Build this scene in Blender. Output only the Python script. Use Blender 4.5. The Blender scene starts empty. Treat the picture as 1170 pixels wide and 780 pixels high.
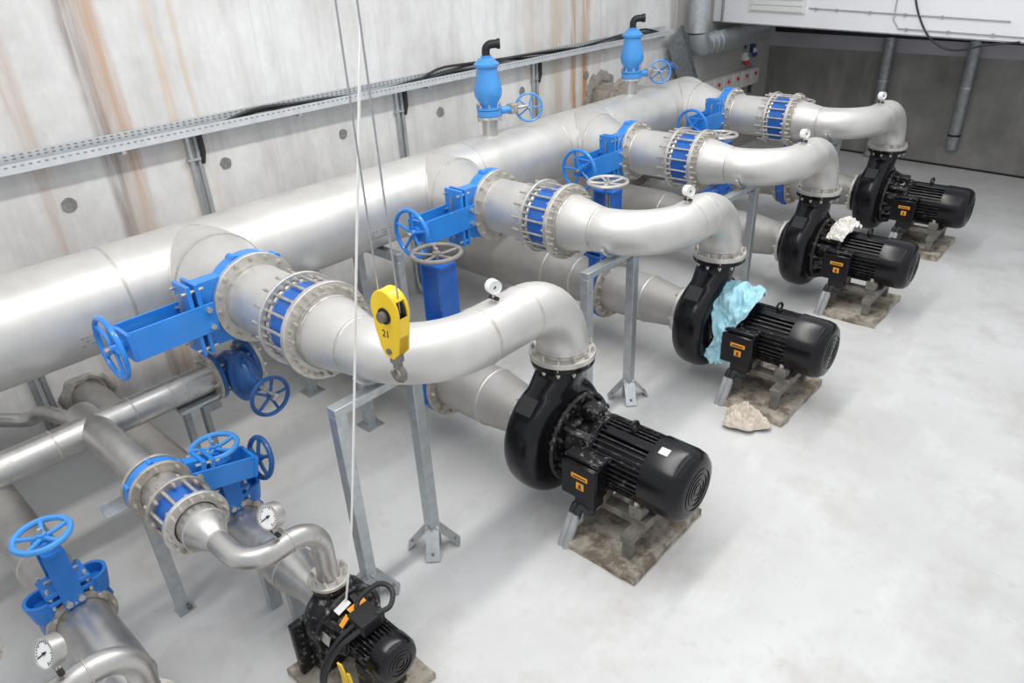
import bpy, bmesh, math, random
from math import pi, sin, cos, radians, sqrt, atan2
from mathutils import Vector as V, Matrix, noise, Quaternion
random.seed(7)
SC = bpy.context.scene
COL = SC.collection

# ------------------------------------------------------------------ camera
cd = bpy.data.cameras.new('camera'); cam = bpy.data.objects.new('camera', cd); COL.objects.link(cam)
cd.sensor_width = 36.0; cd.lens = 823.87 * 36 / 1170; cd.clip_start = .05; cd.clip_end = 100
yaw, pit, rol = -0.7555, -0.4988, -0.0524
fw = V((sin(yaw) * cos(pit), cos(yaw) * cos(pit), sin(pit))); rt = V((cos(yaw), -sin(yaw), 0)); up = rt.cross(fw)
r2 = rt * cos(rol) + up * sin(rol); u2 = -rt * sin(rol) + up * cos(rol)
m = Matrix((r2, u2, -fw)).transposed().to_4x4(); m.translation = V((2.4751, -3.085, 3.3479))
cam.matrix_world = m; SC.camera = cam

# ------------------------------------------------------------------ light
w = bpy.data.worlds.new('world'); SC.world = w; w.use_nodes = True
w.node_tree.nodes['Background'].inputs[0].default_value = (.93, .96, 1.0, 1)
w.node_tree.nodes['Background'].inputs[1].default_value = 0.74
def area(name, loc, sx, sy, power, rot=(0, 0, 0), col=(1, .985, .96)):
    l = bpy.data.lights.new(name, 'AREA'); l.shape = 'RECTANGLE'; l.size = sx; l.size_y = sy; l.energy = power; l.color = col
    o = bpy.data.objects.new(name, l); o.location = loc; o.rotation_euler = rot; COL.objects.link(o); return o
area('ceiling_lamp', (-.1, .2, 5.6), .35, 9.5, 255)
area('ceiling_lamp', (1.8, 0.2, 5.6), .35, 9.5, 45)
area('ceiling_lamp', (4.2, 1.0, 5.6), .35, 9.5, 20)
VS = SC.view_settings
SC.display_settings.display_device = 'sRGB'
VS.view_transform = 'Standard'; VS.look = 'None'; VS.gamma = 1; VS.use_curve_mapping = False; VS.exposure = 0.06
SC.cycles.max_bounces = 6; SC.cycles.diffuse_bounces = 3; SC.cycles.glossy_bounces = 4; SC.cycles.use_denoising = True

# ------------------------------------------------------------------ materials
def newmat(name):
    mt = bpy.data.materials.new(name); mt.use_nodes = True
    return mt, mt.node_tree, mt.node_tree.nodes['Principled BSDF']
class N:
    def __init__(s, nt):
        s.nt = nt
        tc = nt.nodes.new('ShaderNodeTexCoord'); oi = nt.nodes.new('ShaderNodeObjectInfo')
        ad = nt.nodes.new('ShaderNodeVectorMath'); ad.operation = 'MULTIPLY_ADD'
        nt.links.new(oi.outputs['Random'], ad.inputs[0]); ad.inputs[1].default_value = (17, 31, 23)
        nt.links.new(tc.outputs['Object'], ad.inputs[2]); s.co = ad.outputs[0]; s.raw = tc.outputs['Object']
    def noise(s, scale, detail=5, rough=.55, st=(1, 1, 1), raw=False):
        mp = s.nt.nodes.new('ShaderNodeMapping'); mp.inputs['Scale'].default_value = st
        s.nt.links.new(s.raw if raw else s.co, mp.inputs[0])
        n = s.nt.nodes.new('ShaderNodeTexNoise'); n.inputs['Scale'].default_value = scale; n.inputs['Detail'].default_value = detail; n.inputs['Roughness'].default_value = rough
        s.nt.links.new(mp.outputs[0], n.inputs['Vector']); return n.outputs['Fac']
    def ramp(s, fac, stops):
        r = s.nt.nodes.new('ShaderNodeValToRGB'); s.nt.links.new(fac, r.inputs[0])
        e = r.color_ramp.elements
        while len(e) < len(stops): e.new(.5)
        for k, (p, c) in enumerate(stops):
            e[k].position = p; e[k].color = (c, c, c, 1) if isinstance(c, (int, float)) else tuple(c) + (1,)
        return r.outputs['Color']
    def mix(s, fac, a, b, mode='MIX'):
        x = s.nt.nodes.new('ShaderNodeMix'); x.data_type = 'RGBA'; x.blend_type = mode
        for sock, v in ((x.inputs[0], fac), (x.inputs[6], a), (x.inputs[7], b)):
            if hasattr(v, 'links'): s.nt.links.new(v, sock)
            elif isinstance(v, (int, float)): sock.default_value = v
            else: sock.default_value = tuple(v) + (1,)
        return x.outputs[2]
    def math(s, op, a, b=0.0, c=0.0):
        x = s.nt.nodes.new('ShaderNodeMath'); x.operation = op
        for k, v in enumerate((a, b, c)):
            if hasattr(v, 'links'): s.nt.links.new(v, x.inputs[k])
            else: x.inputs[k].default_value = v
        return x.outputs[0]
    def sep(s):
        x = s.nt.nodes.new('ShaderNodeSeparateXYZ'); s.nt.links.new(s.raw, x.inputs[0]); return x.outputs
    def bump(s, h, strength, dist, bsdf):
        b = s.nt.nodes.new('ShaderNodeBump'); b.inputs['Strength'].default_value = strength; b.inputs['Distance'].default_value = dist
        s.nt.links.new(h, b.inputs['Height']); s.nt.links.new(b.outputs[0], bsdf.inputs['Normal'])
def simple(name, base, rough, metal=0, var=.12, scale=6, dust=0.0, dustcol=(.55, .52, .47), dustscale=5, thr=.58, bump=0.0, coat=0.0, spec=.5):
    mt, nt, b = newmat(name); n = N(nt); b.inputs['Specular IOR Level'].default_value = spec
    f = n.noise(scale)
    lo = [c * (1 - var) for c in base]; hi = [min(1, c * (1 + var)) for c in base]
    c = n.ramp(f, [(.3, lo), (.7, hi)])
    if dust > 0:
        d = n.ramp(n.noise(dustscale, 9, .72), [(thr, 0), (thr + .12, dust)])
        c = n.mix(d, c, dustcol)
        rr = n.mix(d, (rough,) * 3, (.85,) * 3); nt.links.new(rr, b.inputs['Roughness'])
    else:
        rr = n.ramp(n.noise(scale * 1.7), [(.3, max(.02, rough - .05)), (.7, min(1, rough + .05))]); nt.links.new(rr, b.inputs['Roughness'])
    nt.links.new(c, b.inputs['Base Color']); b.inputs['Metallic'].default_value = metal
    if coat: b.inputs['Coat Weight'].default_value = coat; b.inputs['Coat Roughness'].default_value = .12
    if bump: n.bump(n.noise(scale * 6, 6), bump, .004, b)
    return mt
M = {}
M['steel'] = simple('pickled_stainless_steel', (.65, .64, .62), .45, .58, .10, 3.5, dust=.3, dustcol=(.52, .50, .465), dustscale=4, thr=.56)
M['bright_steel'] = simple('brushed_stainless_steel', (.54, .53, .515), .38, .88, .2, 6, dust=.5, dustcol=(.40, .38, .35), dustscale=6, thr=.54)
M['dull_steel'] = simple('dull_stainless_steel', (.43, .42, .40), .5, .5, .12, 4, dust=.4, dustcol=(.36, .345, .32), dustscale=5, thr=.52)
M['wheel_grey'] = simple('worn_grey_handwheel', (.27, .25, .23), .5, .3, .25, 16)
M['pad'] = simple('grey_name_plate', (.05, .05, .052), .5, 0, .1, 9)
M['weld'] = simple('weld_seam', (.56, .535, .50), .45, .6, .2, 12)
M['flange_steel'] = simple('flange_steel', (.66, .64, .60), .42, .75, .15, 14, dust=.5, dustcol=(.50, .46, .40), dustscale=14, thr=.58)
M['dirty_flange'] = simple('stained_flange_steel', (.50, .46, .41), .5, .6, .25, 14, dust=.7, dustcol=(.27, .23, .18), dustscale=16, thr=.52)
M['bolt'] = simple('bolt_steel', (.62, .59, .54), .4, .85, .25, 30)
M['galv'] = simple('galvanised_steel', (.52, .55, .57), .42, .75, .12, 18)
M['tray'] = simple('bright_galvanised_tray', (.70, .72, .74), .42, .4, .08, 10)
M['dark_galv'] = simple('weathered_galvanised_steel', (.33, .35, .36), .5, .6, .2, 16)
M['blue'] = simple('blue_enamel', (.022, .235, .72), .32, 0, .10, 5, coat=.3)
M['sky_blue'] = simple('light_blue_enamel', (.06, .30, .72), .33, 0, .08, 5, coat=.3)
M['dark_blue'] = simple('dark_blue_enamel', (.015, .10, .32), .35, 0, .15, 8, dust=.25, thr=.62, coat=.2)
M['worn_blue'] = simple('worn_blue_enamel', (.02, .19, .62), .35, 0, .12, 6, dust=.8, dustcol=(.55, .55, .52), dustscale=14, thr=.66)
M['liner'] = simple('blue_sleeve', (.02, .13, .50), .3, 0, .15, 6)
M['black'] = simple('black_gloss_paint', (.006, .006, .008), .22, 0, .2, 6, dust=.05, dustcol=(.25, .24, .23), dustscale=16, thr=.70, coat=.0, spec=.34)
M['black_dirty'] = simple('dusty_black_paint', (.010, .010, .011), .38, 0, .2, 6, dust=.85, dustcol=(.42, .41, .39), dustscale=27, thr=.55, spec=.4)
M['black_matt'] = simple('matt_black', (.009, .009, .010), .5, 0, .2, 8)
M['dirty_steel'] = simple('dirty_base_steel', (.19, .18, .16), .6, .3, .3, 12, dust=.8, dustcol=(.30, .27, .23), dustscale=18, thr=.53)
M['plinth'] = simple('stained_plinth_concrete', (.40, .36, .30), .9, 0, .25, 9, dust=.9, dustcol=(.15, .115, .085), dustscale=7, thr=.46, bump=.6)
M['orange'] = simple('orange_label', (.90, .36, .02), .45, 0, .1, 20)
M['yellow'] = simple('yellow_paint', (.93, .62, .015), .35, 0, .06, 6, coat=.2)
M['white'] = simple('white_paint', (.82, .82, .81), .5, 0, .04, 2)
M['dial'] = simple('dial_face', (.86, .86, .85), .3, 0, .02, 2)
M['ink'] = simple('dark_ink', (.03, .03, .03), .5, 0, .1, 2)
M['fin_black'] = simple('dusty_fin_paint', (.012, .012, .013), .35, 0, .2, 6, dust=.6, dustcol=(.36, .35, .34), dustscale=26, thr=.55)
M['cable'] = simple('black_cable', (.025, .026, .028), .5, 0, .15, 8)
M['grey_tube'] = simple('grey_conduit', (.40, .41, .42), .5, .2, .15, 9)
M['rope'] = simple('steel_wire_rope', (.42, .43, .45), .45, .7, .1, 40)
M['cord'] = simple('white_cord', (.83, .82, .80), .7, 0, .05, 30)
M['cyan_cloth'] = simple('light_blue_cloth', (.38, .65, .74), .9, 0, .10, 6, bump=.3)
M['white_cloth'] = simple('white_cloth', (.80, .775, .73), .9, 0, .07, 6, bump=.3)
M['beige_cloth'] = simple('beige_cloth', (.66, .58, .49), .9, 0, .14, 9, bump=.3)
M['red'] = simple('red_plastic', (.55, .03, .03), .4, 0, .05, 5)
M['navy'] = simple('navy_plastic', (.03, .07, .22), .4, 0, .05, 5)
M['box_grey'] = simple('light_grey_plastic', (.60, .60, .58), .45, 0, .05, 5)
M['plug'] = simple('grey_mortar_plug', (.24, .24, .235), .9, 0, .25, 25, bump=.5)
M['mortar'] = simple('rough_mortar_ring', (.33, .31, .285), .95, 0, .3, 18, bump=.8)
M['band'] = simple('shaded_white_paint', (.42, .41, .45), .7, 0, .08, 2)  # white upper back wall; its grey tint is balcony shade put into the colour
M['fascia'] = simple('white_fascia_paint', (.93, .93, .95), .55, 0, .03, 1.5)

def concrete_wall():
    mt, nt, b = newmat('pale_stained_concrete'); n = N(nt); x = n.sep()
    base = n.ramp(n.noise(1.1, 8, .6, raw=True), [(.28, (.62, .61, .595)), (.55, (.80, .795, .785)), (.8, (.87, .87, .865))])
    fine = n.ramp(n.noise(13, 6, .6, (1, 1, .5), raw=True), [(.3, .90), (.65, 1.0)]); base = n.mix(1, base, fine, 'MULTIPLY')
    streak = n.ramp(n.noise(4.2, 6, .6, (1, 1, .10), raw=True), [(.50, 0), (.74, .6)]); base = n.mix(streak, base, (.50, .48, .465))
    # rust runs: given positions along the wall, broken up by stretched noise
    wob = n.math('MULTIPLY_ADD', n.noise(1.4, 4, .6, (1, 1, .45), raw=True), .22, -.11)
    y = n.math('ADD', x['Y'], wob)
    grain = n.ramp(n.noise(7, 8, .7, (1, 1.6, .10), raw=True), [(.34, 0), (.60, 1)])
    for yc, wd, st, colr in ((-1.04, .15, .80, (.47, .34, .27)), (-1.13, .07, .75, (.24, .205, .20)), (-.98, .07, .75, (.58, .40, .27)), (-.58, .06, .6, (.66, .48, .32)), (-.40, .035, .5, (.64, .48, .33)), (-1.62, .10, .65, (.52, .39, .32)),
                           (.42, .13, .35, (.47, .46, .47)), (4.46, .075, .95, (.52, .29, .11)), (4.72, .11, 1.0, (.47, .23, .08)), (4.15, .16, .6, (.55, .42, .25)), (3.75, .22, .45, (.57, .47, .33)), (5.05, .05, .5, (.42, .33, .25)), (6.9, .25, .7, (.25, .21, .17)), (7.4, .16, .55, (.40, .27, .15))):
        d = n.math('ABSOLUTE', n.math('ADD', y, -yc))
        f = n.ramp(d, [(wd * .30, st), (wd, 0)])
        f = n.math('MULTIPLY', f, grain)
        base = n.mix(f, base, colr)
    gz = n.ramp(n.math('MULTIPLY_ADD', x['Y'], .1, n.math('MULTIPLY_ADD', n.noise(1.2, 5, raw=True), .06, -.03)), [(.70, 0), (.79, .85)]); base = n.mix(gz, base, (.33, .325, .31))  # bare grey concrete under the balcony, with the balcony's shade mixed into the colour
    # grime low on the wall
    lowm = n.ramp(x['Z'], [(.0, 1), (.85, 0)]); g = n.ramp(n.noise(2.3, 8, .7, raw=True), [(.38, 0), (.62, .7)])
    base = n.mix(n.math('MULTIPLY', lowm, g), base, (.36, .33, .29))
    # formwork joints
    for per, off, ax in ((1.25, .315, 'Y'),):
        t = n.math('FRACT', n.math('MULTIPLY_ADD', x[ax], 1 / per, off)); d = n.math('ABSOLUTE', n.math('ADD', t, -.5))
        base = n.mix(n.ramp(d, [(.001, .35), (.006, 0)]), base, (.5, .49, .47))
    nt.links.new(base, b.inputs['Base Color']); b.inputs['Roughness'].default_value = .88
    n.bump(n.noise(16, 8, .65, raw=True), .25, .01, b); return mt
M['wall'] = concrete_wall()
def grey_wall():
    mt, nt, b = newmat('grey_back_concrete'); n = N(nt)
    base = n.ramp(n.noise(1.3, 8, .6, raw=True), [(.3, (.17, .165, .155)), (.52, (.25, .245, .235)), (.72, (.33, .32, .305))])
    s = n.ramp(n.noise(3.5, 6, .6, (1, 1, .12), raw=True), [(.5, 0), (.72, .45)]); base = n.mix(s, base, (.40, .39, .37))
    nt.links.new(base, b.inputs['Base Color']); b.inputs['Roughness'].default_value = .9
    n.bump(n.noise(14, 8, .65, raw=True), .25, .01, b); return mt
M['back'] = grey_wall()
def floor_mat():
    mt, nt, b = newmat('pale_concrete_floor'); n = N(nt)
    base = n.ramp(n.noise(.8, 8, .58, raw=True), [(.3, (.545, .54, .535)), (.52, (.64, .64, .635)), (.72, (.70, .70, .70))])
    st = n.ramp(n.noise(1.5, 10, .68, raw=True), [(.50, 0), (.70, .55)]); base = n.mix(st, base, (.47, .445, .42))
    bl = n.ramp(n.noise(6.5, 8, .7, raw=True), [(.58, 0), (.70, .45)]); base = n.mix(bl, base, (.50, .475, .45))
    lt = n.ramp(n.noise(2.6, 8, .66, (1, .5, 1), raw=True), [(.55, 0), (.72, .55)]); base = n.mix(lt, base, (.78, .78, .78))
    sp = n.ramp(n.noise(34, 3, .5, raw=True), [(.74, 0), (.78, .5)]); base = n.mix(sp, base, (.36, .34, .32))
    nt.links.new(base, b.inputs['Base Color'])
    rr = n.ramp(n.noise(2, 6, raw=True), [(.3, .45), (.7, .8)]); nt.links.new(rr, b.inputs['Roughness'])
    n.bump(n.noise(9, 8, .65, raw=True), .12, .01, b); return mt
M['floor'] = floor_mat()

# ------------------------------------------------------------------ mesh builder
def frame(ax):
    a = V(ax).normalized(); h = V((0, 0, 1)) if abs(a.z) < .9 else V((0, 1, 0))
    u = h.cross(a).normalized(); return u, a.cross(u), a
class MB:
    def __init__(s): s.v = []; s.f = []
    def add(s, vs, fs):
        o = len(s.v); s.v += [V(p) for p in vs]; s.f += [tuple(i + o for i in f) for f in fs]; return s
    def box(s, c, d, rot=None):
        c = V(c); x, y, z = [k / 2 for k in d]
        P = [V(p) for p in ((-x, -y, -z), (x, -y, -z), (x, y, -z), (-x, y, -z), (-x, -y, z), (x, -y, z), (x, y, z), (-x, y, z))]
        if rot is not None: P = [rot @ p for p in P]
        return s.add([c + p for p in P], [(0, 3, 2, 1), (4, 5, 6, 7), (0, 1, 5, 4), (1, 2, 6, 5), (2, 3, 7, 6), (3, 0, 4, 7)])
    def bb(s, a, b):
        a, b = V(a), V(b); return s.box((a + b) / 2, [abs(t) for t in (b - a)])
    def beam(s, a, b, w, h, upv=(0, 0, 1)):
        a, b = V(a), V(b); d = b - a; z = d.normalized(); x = V(upv).cross(z)
        if x.length < 1e-4: x = V((1, 0, 0)).cross(z)
        x.normalize(); y = z.cross(x); return s.box((a + b) / 2, (w, h, d.length), Matrix((x, y, z)).transposed())
    def lathe(s, o, ax, prof, n=32, closed=False):
        u, v, a = frame(ax); o = V(o); vs = []; fs = []
        for h, r in prof:
            for k in range(n):
                t = 2 * pi * k / n; vs.append(o + a * h + (u * cos(t) + v * sin(t)) * max(r, 1e-5))
        m = len(prof)
        for i in range(m if closed else m - 1):
            j = (i + 1) % m
            for k in range(n):
                l = (k + 1) % n; fs.append((i * n + k, i * n + l, j * n + l, j * n + k))
        return s.add(vs, fs)
    def cyl(s, a, b, r, n=16, r2=None):
        a, b = V(a), V(b); L = (b - a).length; r2 = r if r2 is None else r2
        return s.lathe(a, b - a, [(0, 0), (0, r), (L, r2), (L, 0)], n)
    def ring(s, o, ax, ri, ro, t, n=40):
        return s.lathe(o, ax, [(-t / 2, ri), (-t / 2, ro), (t / 2, ro), (t / 2, ri)], n, True)
    def tube(s, pts, r, n=24, caps=True):
        pts = [V(p) for p in pts]; m = len(pts); rr = r if isinstance(r, (list, tuple)) else [r] * m
        T = [(pts[min(i + 1, m - 1)] - pts[max(i - 1, 0)]).normalized() for i in range(m)]
        u = frame(T[0])[0]; vs = []; fs = []
        for i in range(m):
            u = (u - T[i] * u.dot(T[i])).normalized(); v = T[i].cross(u)
            for k in range(n):
                t = 2 * pi * k / n; vs.append(pts[i] + (u * cos(t) + v * sin(t)) * rr[i])
        for i in range(m - 1):
            for k in range(n):
                l = (k + 1) % n; fs.append((i * n + k, i * n + l, (i + 1) * n + l, (i + 1) * n + k))
        if caps: fs += [tuple(reversed(range(n))), tuple((m - 1) * n + k for k in range(n))]
        return s.add(vs, fs)
    def torus(s, o, ax, R, r, n=36, k=8):
        u, v, a = frame(ax); o = V(o)
        return s.lathe(o, ax, [(r * sin(2 * pi * j / k), R + r * cos(2 * pi * j / k)) for j in range(k)], n, True)
    def bolts(s, o, ax, R, nb, r=.014, h=.02, ph=0.0):
        u, v, a = frame(ax); o = V(o)
        for k in range(nb):
            t = 2 * pi * (k + ph) / nb; p = o + (u * cos(t) + v * sin(t)) * R
            s.cyl(p, p + a * h, r, 6); s.cyl(p + a * h, p + a * (h + .012), r * .55, 6)
        return s
    def prism(s, poly, o, ax, ay, az, t):
        o, ax, ay, az = V(o), V(ax), V(ay), V(az); n = len(poly)
        A = [o + ax * p[0] + ay * p[1] - az * t / 2 for p in poly]; B = [p + az * t for p in A]
        return s.add(A + B, [tuple(reversed(range(n))), tuple(range(n, 2 * n))] + [(k, (k + 1) % n, n + (k + 1) % n, n + k) for k in range(n)])
def arc(c, a, b, a0, a1, n):
    """points on a circle: c + a cos t + b sin t"""
    c, a, b = V(c), V(a), V(b)
    return [c + a * cos(a0 + (a1 - a0) * k / n) + b * sin(a0 + (a1 - a0) * k / n) for k in range(n + 1)]
def spline(pts, n=8):
    P = [V(p) for p in pts]; P = [P[0] * 2 - P[1]] + P + [P[-1] * 2 - P[-2]]; out = []
    for i in range(1, len(P) - 2):
        for k in range(n):
            t = k / n; out.append(.5 * (2 * P[i] + (P[i + 1] - P[i - 1]) * t + (2 * P[i - 1] - 5 * P[i] + 4 * P[i + 1] - P[i + 2]) * t * t + (3 * P[i] - P[i - 1] - 3 * P[i + 1] + P[i + 2]) * t ** 3))
    return out + [P[-2]]

def tag(o, label=None, cat=None, group=None, kind=None):
    if label: o['label'] = label
    if cat: o['category'] = cat
    if group: o['group'] = group
    if kind: o['kind'] = kind
    return o
def mesh(name, mb, mat, off=(0, 0, 0), ang=38, flat=False):
    me = bpy.data.meshes.new(name); off = V(off)
    me.from_pydata([p - off for p in mb.v], [], mb.f)
    bm = bmesh.new(); bm.from_mesh(me); bmesh.ops.remove_doubles(bm, verts=bm.verts, dist=2e-5)
    bmesh.ops.recalc_face_normals(bm, faces=bm.faces); bm.to_mesh(me); bm.free()
    me.materials.append(M[mat] if isinstance(mat, str) else mat)
    if not flat:
        me.polygons.foreach_set('use_smooth', [True] * len(me.polygons)); me.set_sharp_from_angle(angle=radians(ang))
    return me
class Thing:
    """an Empty at the thing's base; parts are given in row coordinates, the row stands at O"""
    def __init__(s, name, base, label, cat, group=None, O=(0, 0, 0)):
        s.b = V(base); s.o = bpy.data.objects.new(name, None); s.o.location = s.b + V(O); s.o.empty_display_size = .1
        COL.objects.link(s.o); tag(s.o, label, cat, group)
    def part(s, name, mb, mat, parent=None, bevel=0, label=None, kind=None, flat=False, mods=()):
        o = bpy.data.objects.new(name, mesh(name, mb, mat, s.b, flat=flat)); COL.objects.link(o); o.parent = parent or s.o
        if bevel:
            k = o.modifiers.new('bevel', 'BEVEL'); k.width = bevel; k.segments = 2; k.limit_method = 'ANGLE'; k.angle_limit = radians(40)
        tag(o, label, kind=kind); return o
def single(name, mb, mat, label=None, cat=None, group=None, kind=None, base=None, bevel=0):
    base = V(base) if base is not None else V((0, 0, 0))
    o = bpy.data.objects.new(name, mesh(name, mb, mat, base)); o.location = base; COL.objects.link(o)
    if bevel:
        k = o.modifiers.new('bevel', 'BEVEL'); k.width = bevel; k.segments = 2; k.limit_method = 'ANGLE'; k.angle_limit = radians(40)
    return tag(o, label, cat, group, kind)

# ------------------------------------------------------------------ setting
WX = -3.35
def backy(x): return 9.842 - .10 * x
flo = single('floor', MB().bb((WX - .3, -6, -.2), (7.5, 11.5, 0)), 'floor', kind='structure')
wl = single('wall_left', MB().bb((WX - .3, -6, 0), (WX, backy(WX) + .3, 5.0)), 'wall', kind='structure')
bdir = V((1, -.10, 0)).normalized(); bn = V((.10, 1, 0)).normalized()
def backbox(x0, x1, z0, z1, d0, d1):
    a = V((x0, backy(x0), 0)); b = V((x1, backy(x1), 0)); mb = MB(); P = []
    for z in (z0, z1):
        P += [a + bn * d0 + V((0, 0, z)), b + bn * d0 + V((0, 0, z)), b + bn * d1 + V((0, 0, z)), a + bn * d1 + V((0, 0, z))]
    return mb.add(P, [(0, 3, 2, 1), (4, 5, 6, 7), (0, 1, 5, 4), (1, 2, 6, 5), (2, 3, 7, 6), (3, 0, 4, 7)])
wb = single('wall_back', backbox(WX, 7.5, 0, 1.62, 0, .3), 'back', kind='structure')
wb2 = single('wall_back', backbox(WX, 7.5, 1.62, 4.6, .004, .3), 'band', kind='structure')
single('trim_1', backbox(WX, 7.5, 0, .028, -.012, 0), M['black_matt'], kind='structure')
# mortar plugs of the formwork ties
for k, (y, z, r) in enumerate(((-1.503, 1.862, .055), (-.262, 1.887, .05), (.936, 1.889, .046), (2.184, 1.87, .05), (3.486, 1.879, .048), (.891, .457, .05), (-.30, .457, .05), (4.73, 1.88, .05), (2.14, .457, .05))):
    mb = MB(); n = 14; pts = [(r * (1 + random.uniform(-.13, .1)) * cos(2 * pi * j / n), r * (1 + random.uniform(-.13, .1)) * sin(2 * pi * j / n)) for j in range(n)]
    mb.prism(pts, (WX + .003, y, z), (0, 1, 0), (0, 0, 1), (1, 0, 0), .012)
    o = single('mortar_plug', mb, 'plug'); o.parent = wl
# mortar rings where pipes pass the wall
def wallring(y, z, R, mat='mortar'):
    mb = MB(); n = 40; prof = [(0, R * 1.45), (.02, R * 1.40), (.035, R * 1.2), (.03, R * .98), (0, R * .98)]
    u = MB().lathe((WX, y, z), (1, 0, 0), prof, n)
    for p in u.v:
        d = p - V((WX, y, z)); k = noise.noise(p * 9) * .22; d.y *= 1 + k; d.z *= 1 + k; p.xyz = V((WX, y, z)) + d
    o = single('mortar_ring', u, mat); o.parent = wl

# balcony over the far end
PL = V((WX, 8.0, 2.22)); PR = V((1.6, 7.45, 2.10)); d = (PR - PL).normalized(); nn = V((-d.y, d.x, 0)).normalized()
t = Thing('balcony', PL, 'white painted balcony edge above the far dark concrete wall', 'balcony')
mb = MB(); PR2 = PL + d * 9
def balbox(a0, a1, z0, z1, d0, d1):
    P = []
    for z in (z0, z1):
        for a, e in ((a0, d0), (a1, d0), (a1, d1), (a0, d1)): P.append(PL + d * a + nn * e + V((0, 0, z)))
    return MB().add(P, [(0, 3, 2, 1), (4, 5, 6, 7), (0, 1, 5, 4), (1, 2, 6, 5), (2, 3, 7, 6), (3, 0, 4, 7)])
t.part('fascia', balbox(0, 9, 0, 1.2, 0, .14), 'fascia')
t.part('soffit', balbox(0, 9, .04, .22, .14, 2.0), 'fascia')
t.part('lower_lip', balbox(0, 9, -.015, .0, -.012, .14), 'dark_galv')
g = t.part('louvre_frame', balbox(.62, 1.50, .17, .62, -.03, 0), 'white')
for k in range(5): t.part('louvre_slat', balbox(.66, 1.46, .19 + k * .075, .235 + k * .075, -.05, -.03), 'white', g)
c1 = PL - nn * .02
def bp(a, z): return c1 + d * a + V((0, 0, z))
t.part('conduit', MB().tube([bp(1.55, .245), bp(4.05, .21)], .008, 8), 'grey_tube')
t.part('conduit', MB().tube([bp(2.72, .9), bp(2.72, .16), bp(2.80, .06), bp(5.5, .04)], .008, 8), 'grey_tube')
t.part('conduit', MB().tube([bp(.17, 1.1), bp(.17, .0)], .02, 8), 'dark_galv')
for a in (1.65, 1.95, 2.4, 2.85, 3.3): t.part('pipe_clip', MB().box(bp(a, .24 - .012 * (a - 1.6)), (.03, .02, .035)), 'grey_tube')
for a in (2.9, 3.4, 3.9): t.part('pipe_clip', MB().box(bp(a, .055), (.03, .02, .035)), 'grey_tube')
mb = MB().tube(spline([bp(2.86, .95), bp(2.93, .45), bp(3.1, .1), bp(3.3, -.09), bp(3.55, -.14), bp(3.85, -.06), bp(4.2, .0)]), .012, 8)
o = single('hanging_cable', mb, 'cable', 'thin dark cable looping down in front of the white balcony edge', 'cable', base=bp(2.86, .95))
# downpipes and collector under the balcony
for k, (x, zb, lab) in enumerate(((-1.27, .02, 'left grey downpipe on the dark back wall, behind the farthest pump'), (-.06, .30, 'right grey downpipe on the dark back wall with open lower end'))):
    y = backy(x) - .10; t = Thing('downpipe', (x, y, zb), lab, 'pipe', 'downpipes on the back wall')
    t.part('pipe', MB().tube([(x, y, 1.86), (x, y, .55), (x, y, zb)], .085, 20), 'dark_galv')
    t.part('socket', MB().lathe((x, y, .50), (0, 0, 1), [(0, .085), (0, .091), (.015, .093), (.03, .091), (.03, .085)], 20), 'black_matt')
    t.part('pipe_clip', MB().lathe((x, y, 1.2), (0, 0, 1), [(0, .085), (0, .089), (.025, .089), (.025, .085)], 20), 'galv')
t = Thing('drain_pipe', (-1.5, backy(-1.5) - .1, 1.9), 'dark horizontal drain pipe under the balcony along the back wall', 'pipe')
t.part('pipe', MB().tube([V((-3.2, backy(-3.2) - .1, 1.93)), V((4.5, backy(4.5) - .1, 1.86))], .07, 16), 'black_matt')
for x in (.15, 2.0): t.part('coupling', MB().lathe(V((x, backy(x) - .1, 1.93 - .009 * (x + 3.2))), bdir, [(0, .07), (0, .082), (.06, .082), (.06, .07)], 16), 'black_matt')

# cable tray on the left wall ---------------------------------------------------
t = Thing('cable_tray', (WX, 2.2, 2.2), 'long perforated galvanised cable tray along the pale left wall', 'cable tray')
TZ = 2.19; y0, y1 = -5.5, 6.55; TW = .17
t.part('tray_base', MB().bb((WX + .03, y0, TZ), (WX + TW, y1, TZ + .004)), 'tray')
lip = MB().bb((WX + TW, y0, TZ - .005), (WX + TW + .004, y1, TZ + .062)); t.part('front_lip', lip, 'tray')
t.part('back_lip', MB().bb((WX + .028, y0, TZ), (WX + .032, y1, TZ + .10)), 'tray')
sl = MB(); sl2 = MB(); y = -3.2
while y < 6.4:
    sl.bb((WX + TW + .0035, y, TZ + .036), (WX + TW + .0052, y + .022, TZ + .046)); sl2.bb((WX + .0315, y, TZ + .058), (WX + .0335, y + .022, TZ + .068)); sl2.bb((WX + .0315, y, TZ + .080), (WX + .0335, y + .022, TZ + .09)); y += .05
t.part('slots', sl, 'dark_galv', kind='stuff'); t.part('slots', sl2, 'dark_galv', kind='stuff')
for y in (-2.6, -1.1, .4, 1.9, 3.4, 4.9, 6.3): t.part('bracket', MB().bb((WX, y, TZ - .03), (WX + TW, y + .03, TZ)), 'galv')
rnd = random.Random(3)
for k, (a, b, dx, lift) in enumerate(((-5.4, 6.4, .07, .01), (-5.4, 4.0, .10, .0), (-.35, 6.4, .13, .075), (-.30, 6.4, .10, .085), (1.75, 6.4, .09, .10), (1.8, 6.3, .14, .075))):
    pts = []; y = a
    while y < b:
        pts.append((WX + dx + rnd.uniform(-.015, .015), y, TZ + .018 + lift * max(0, min(1, (y - a) * 3, (b - y) * 2)) * (.55 + .45 * sin(y * 1.7 + k)) + rnd.uniform(0, .008))); y += .35
    single('tray_cable', MB().tube(spline(pts, 3), .013, 8), 'cable', 'black cable lying in the long wall cable tray', 'cable', 'cables in the wall tray', base=pts[0])
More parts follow.
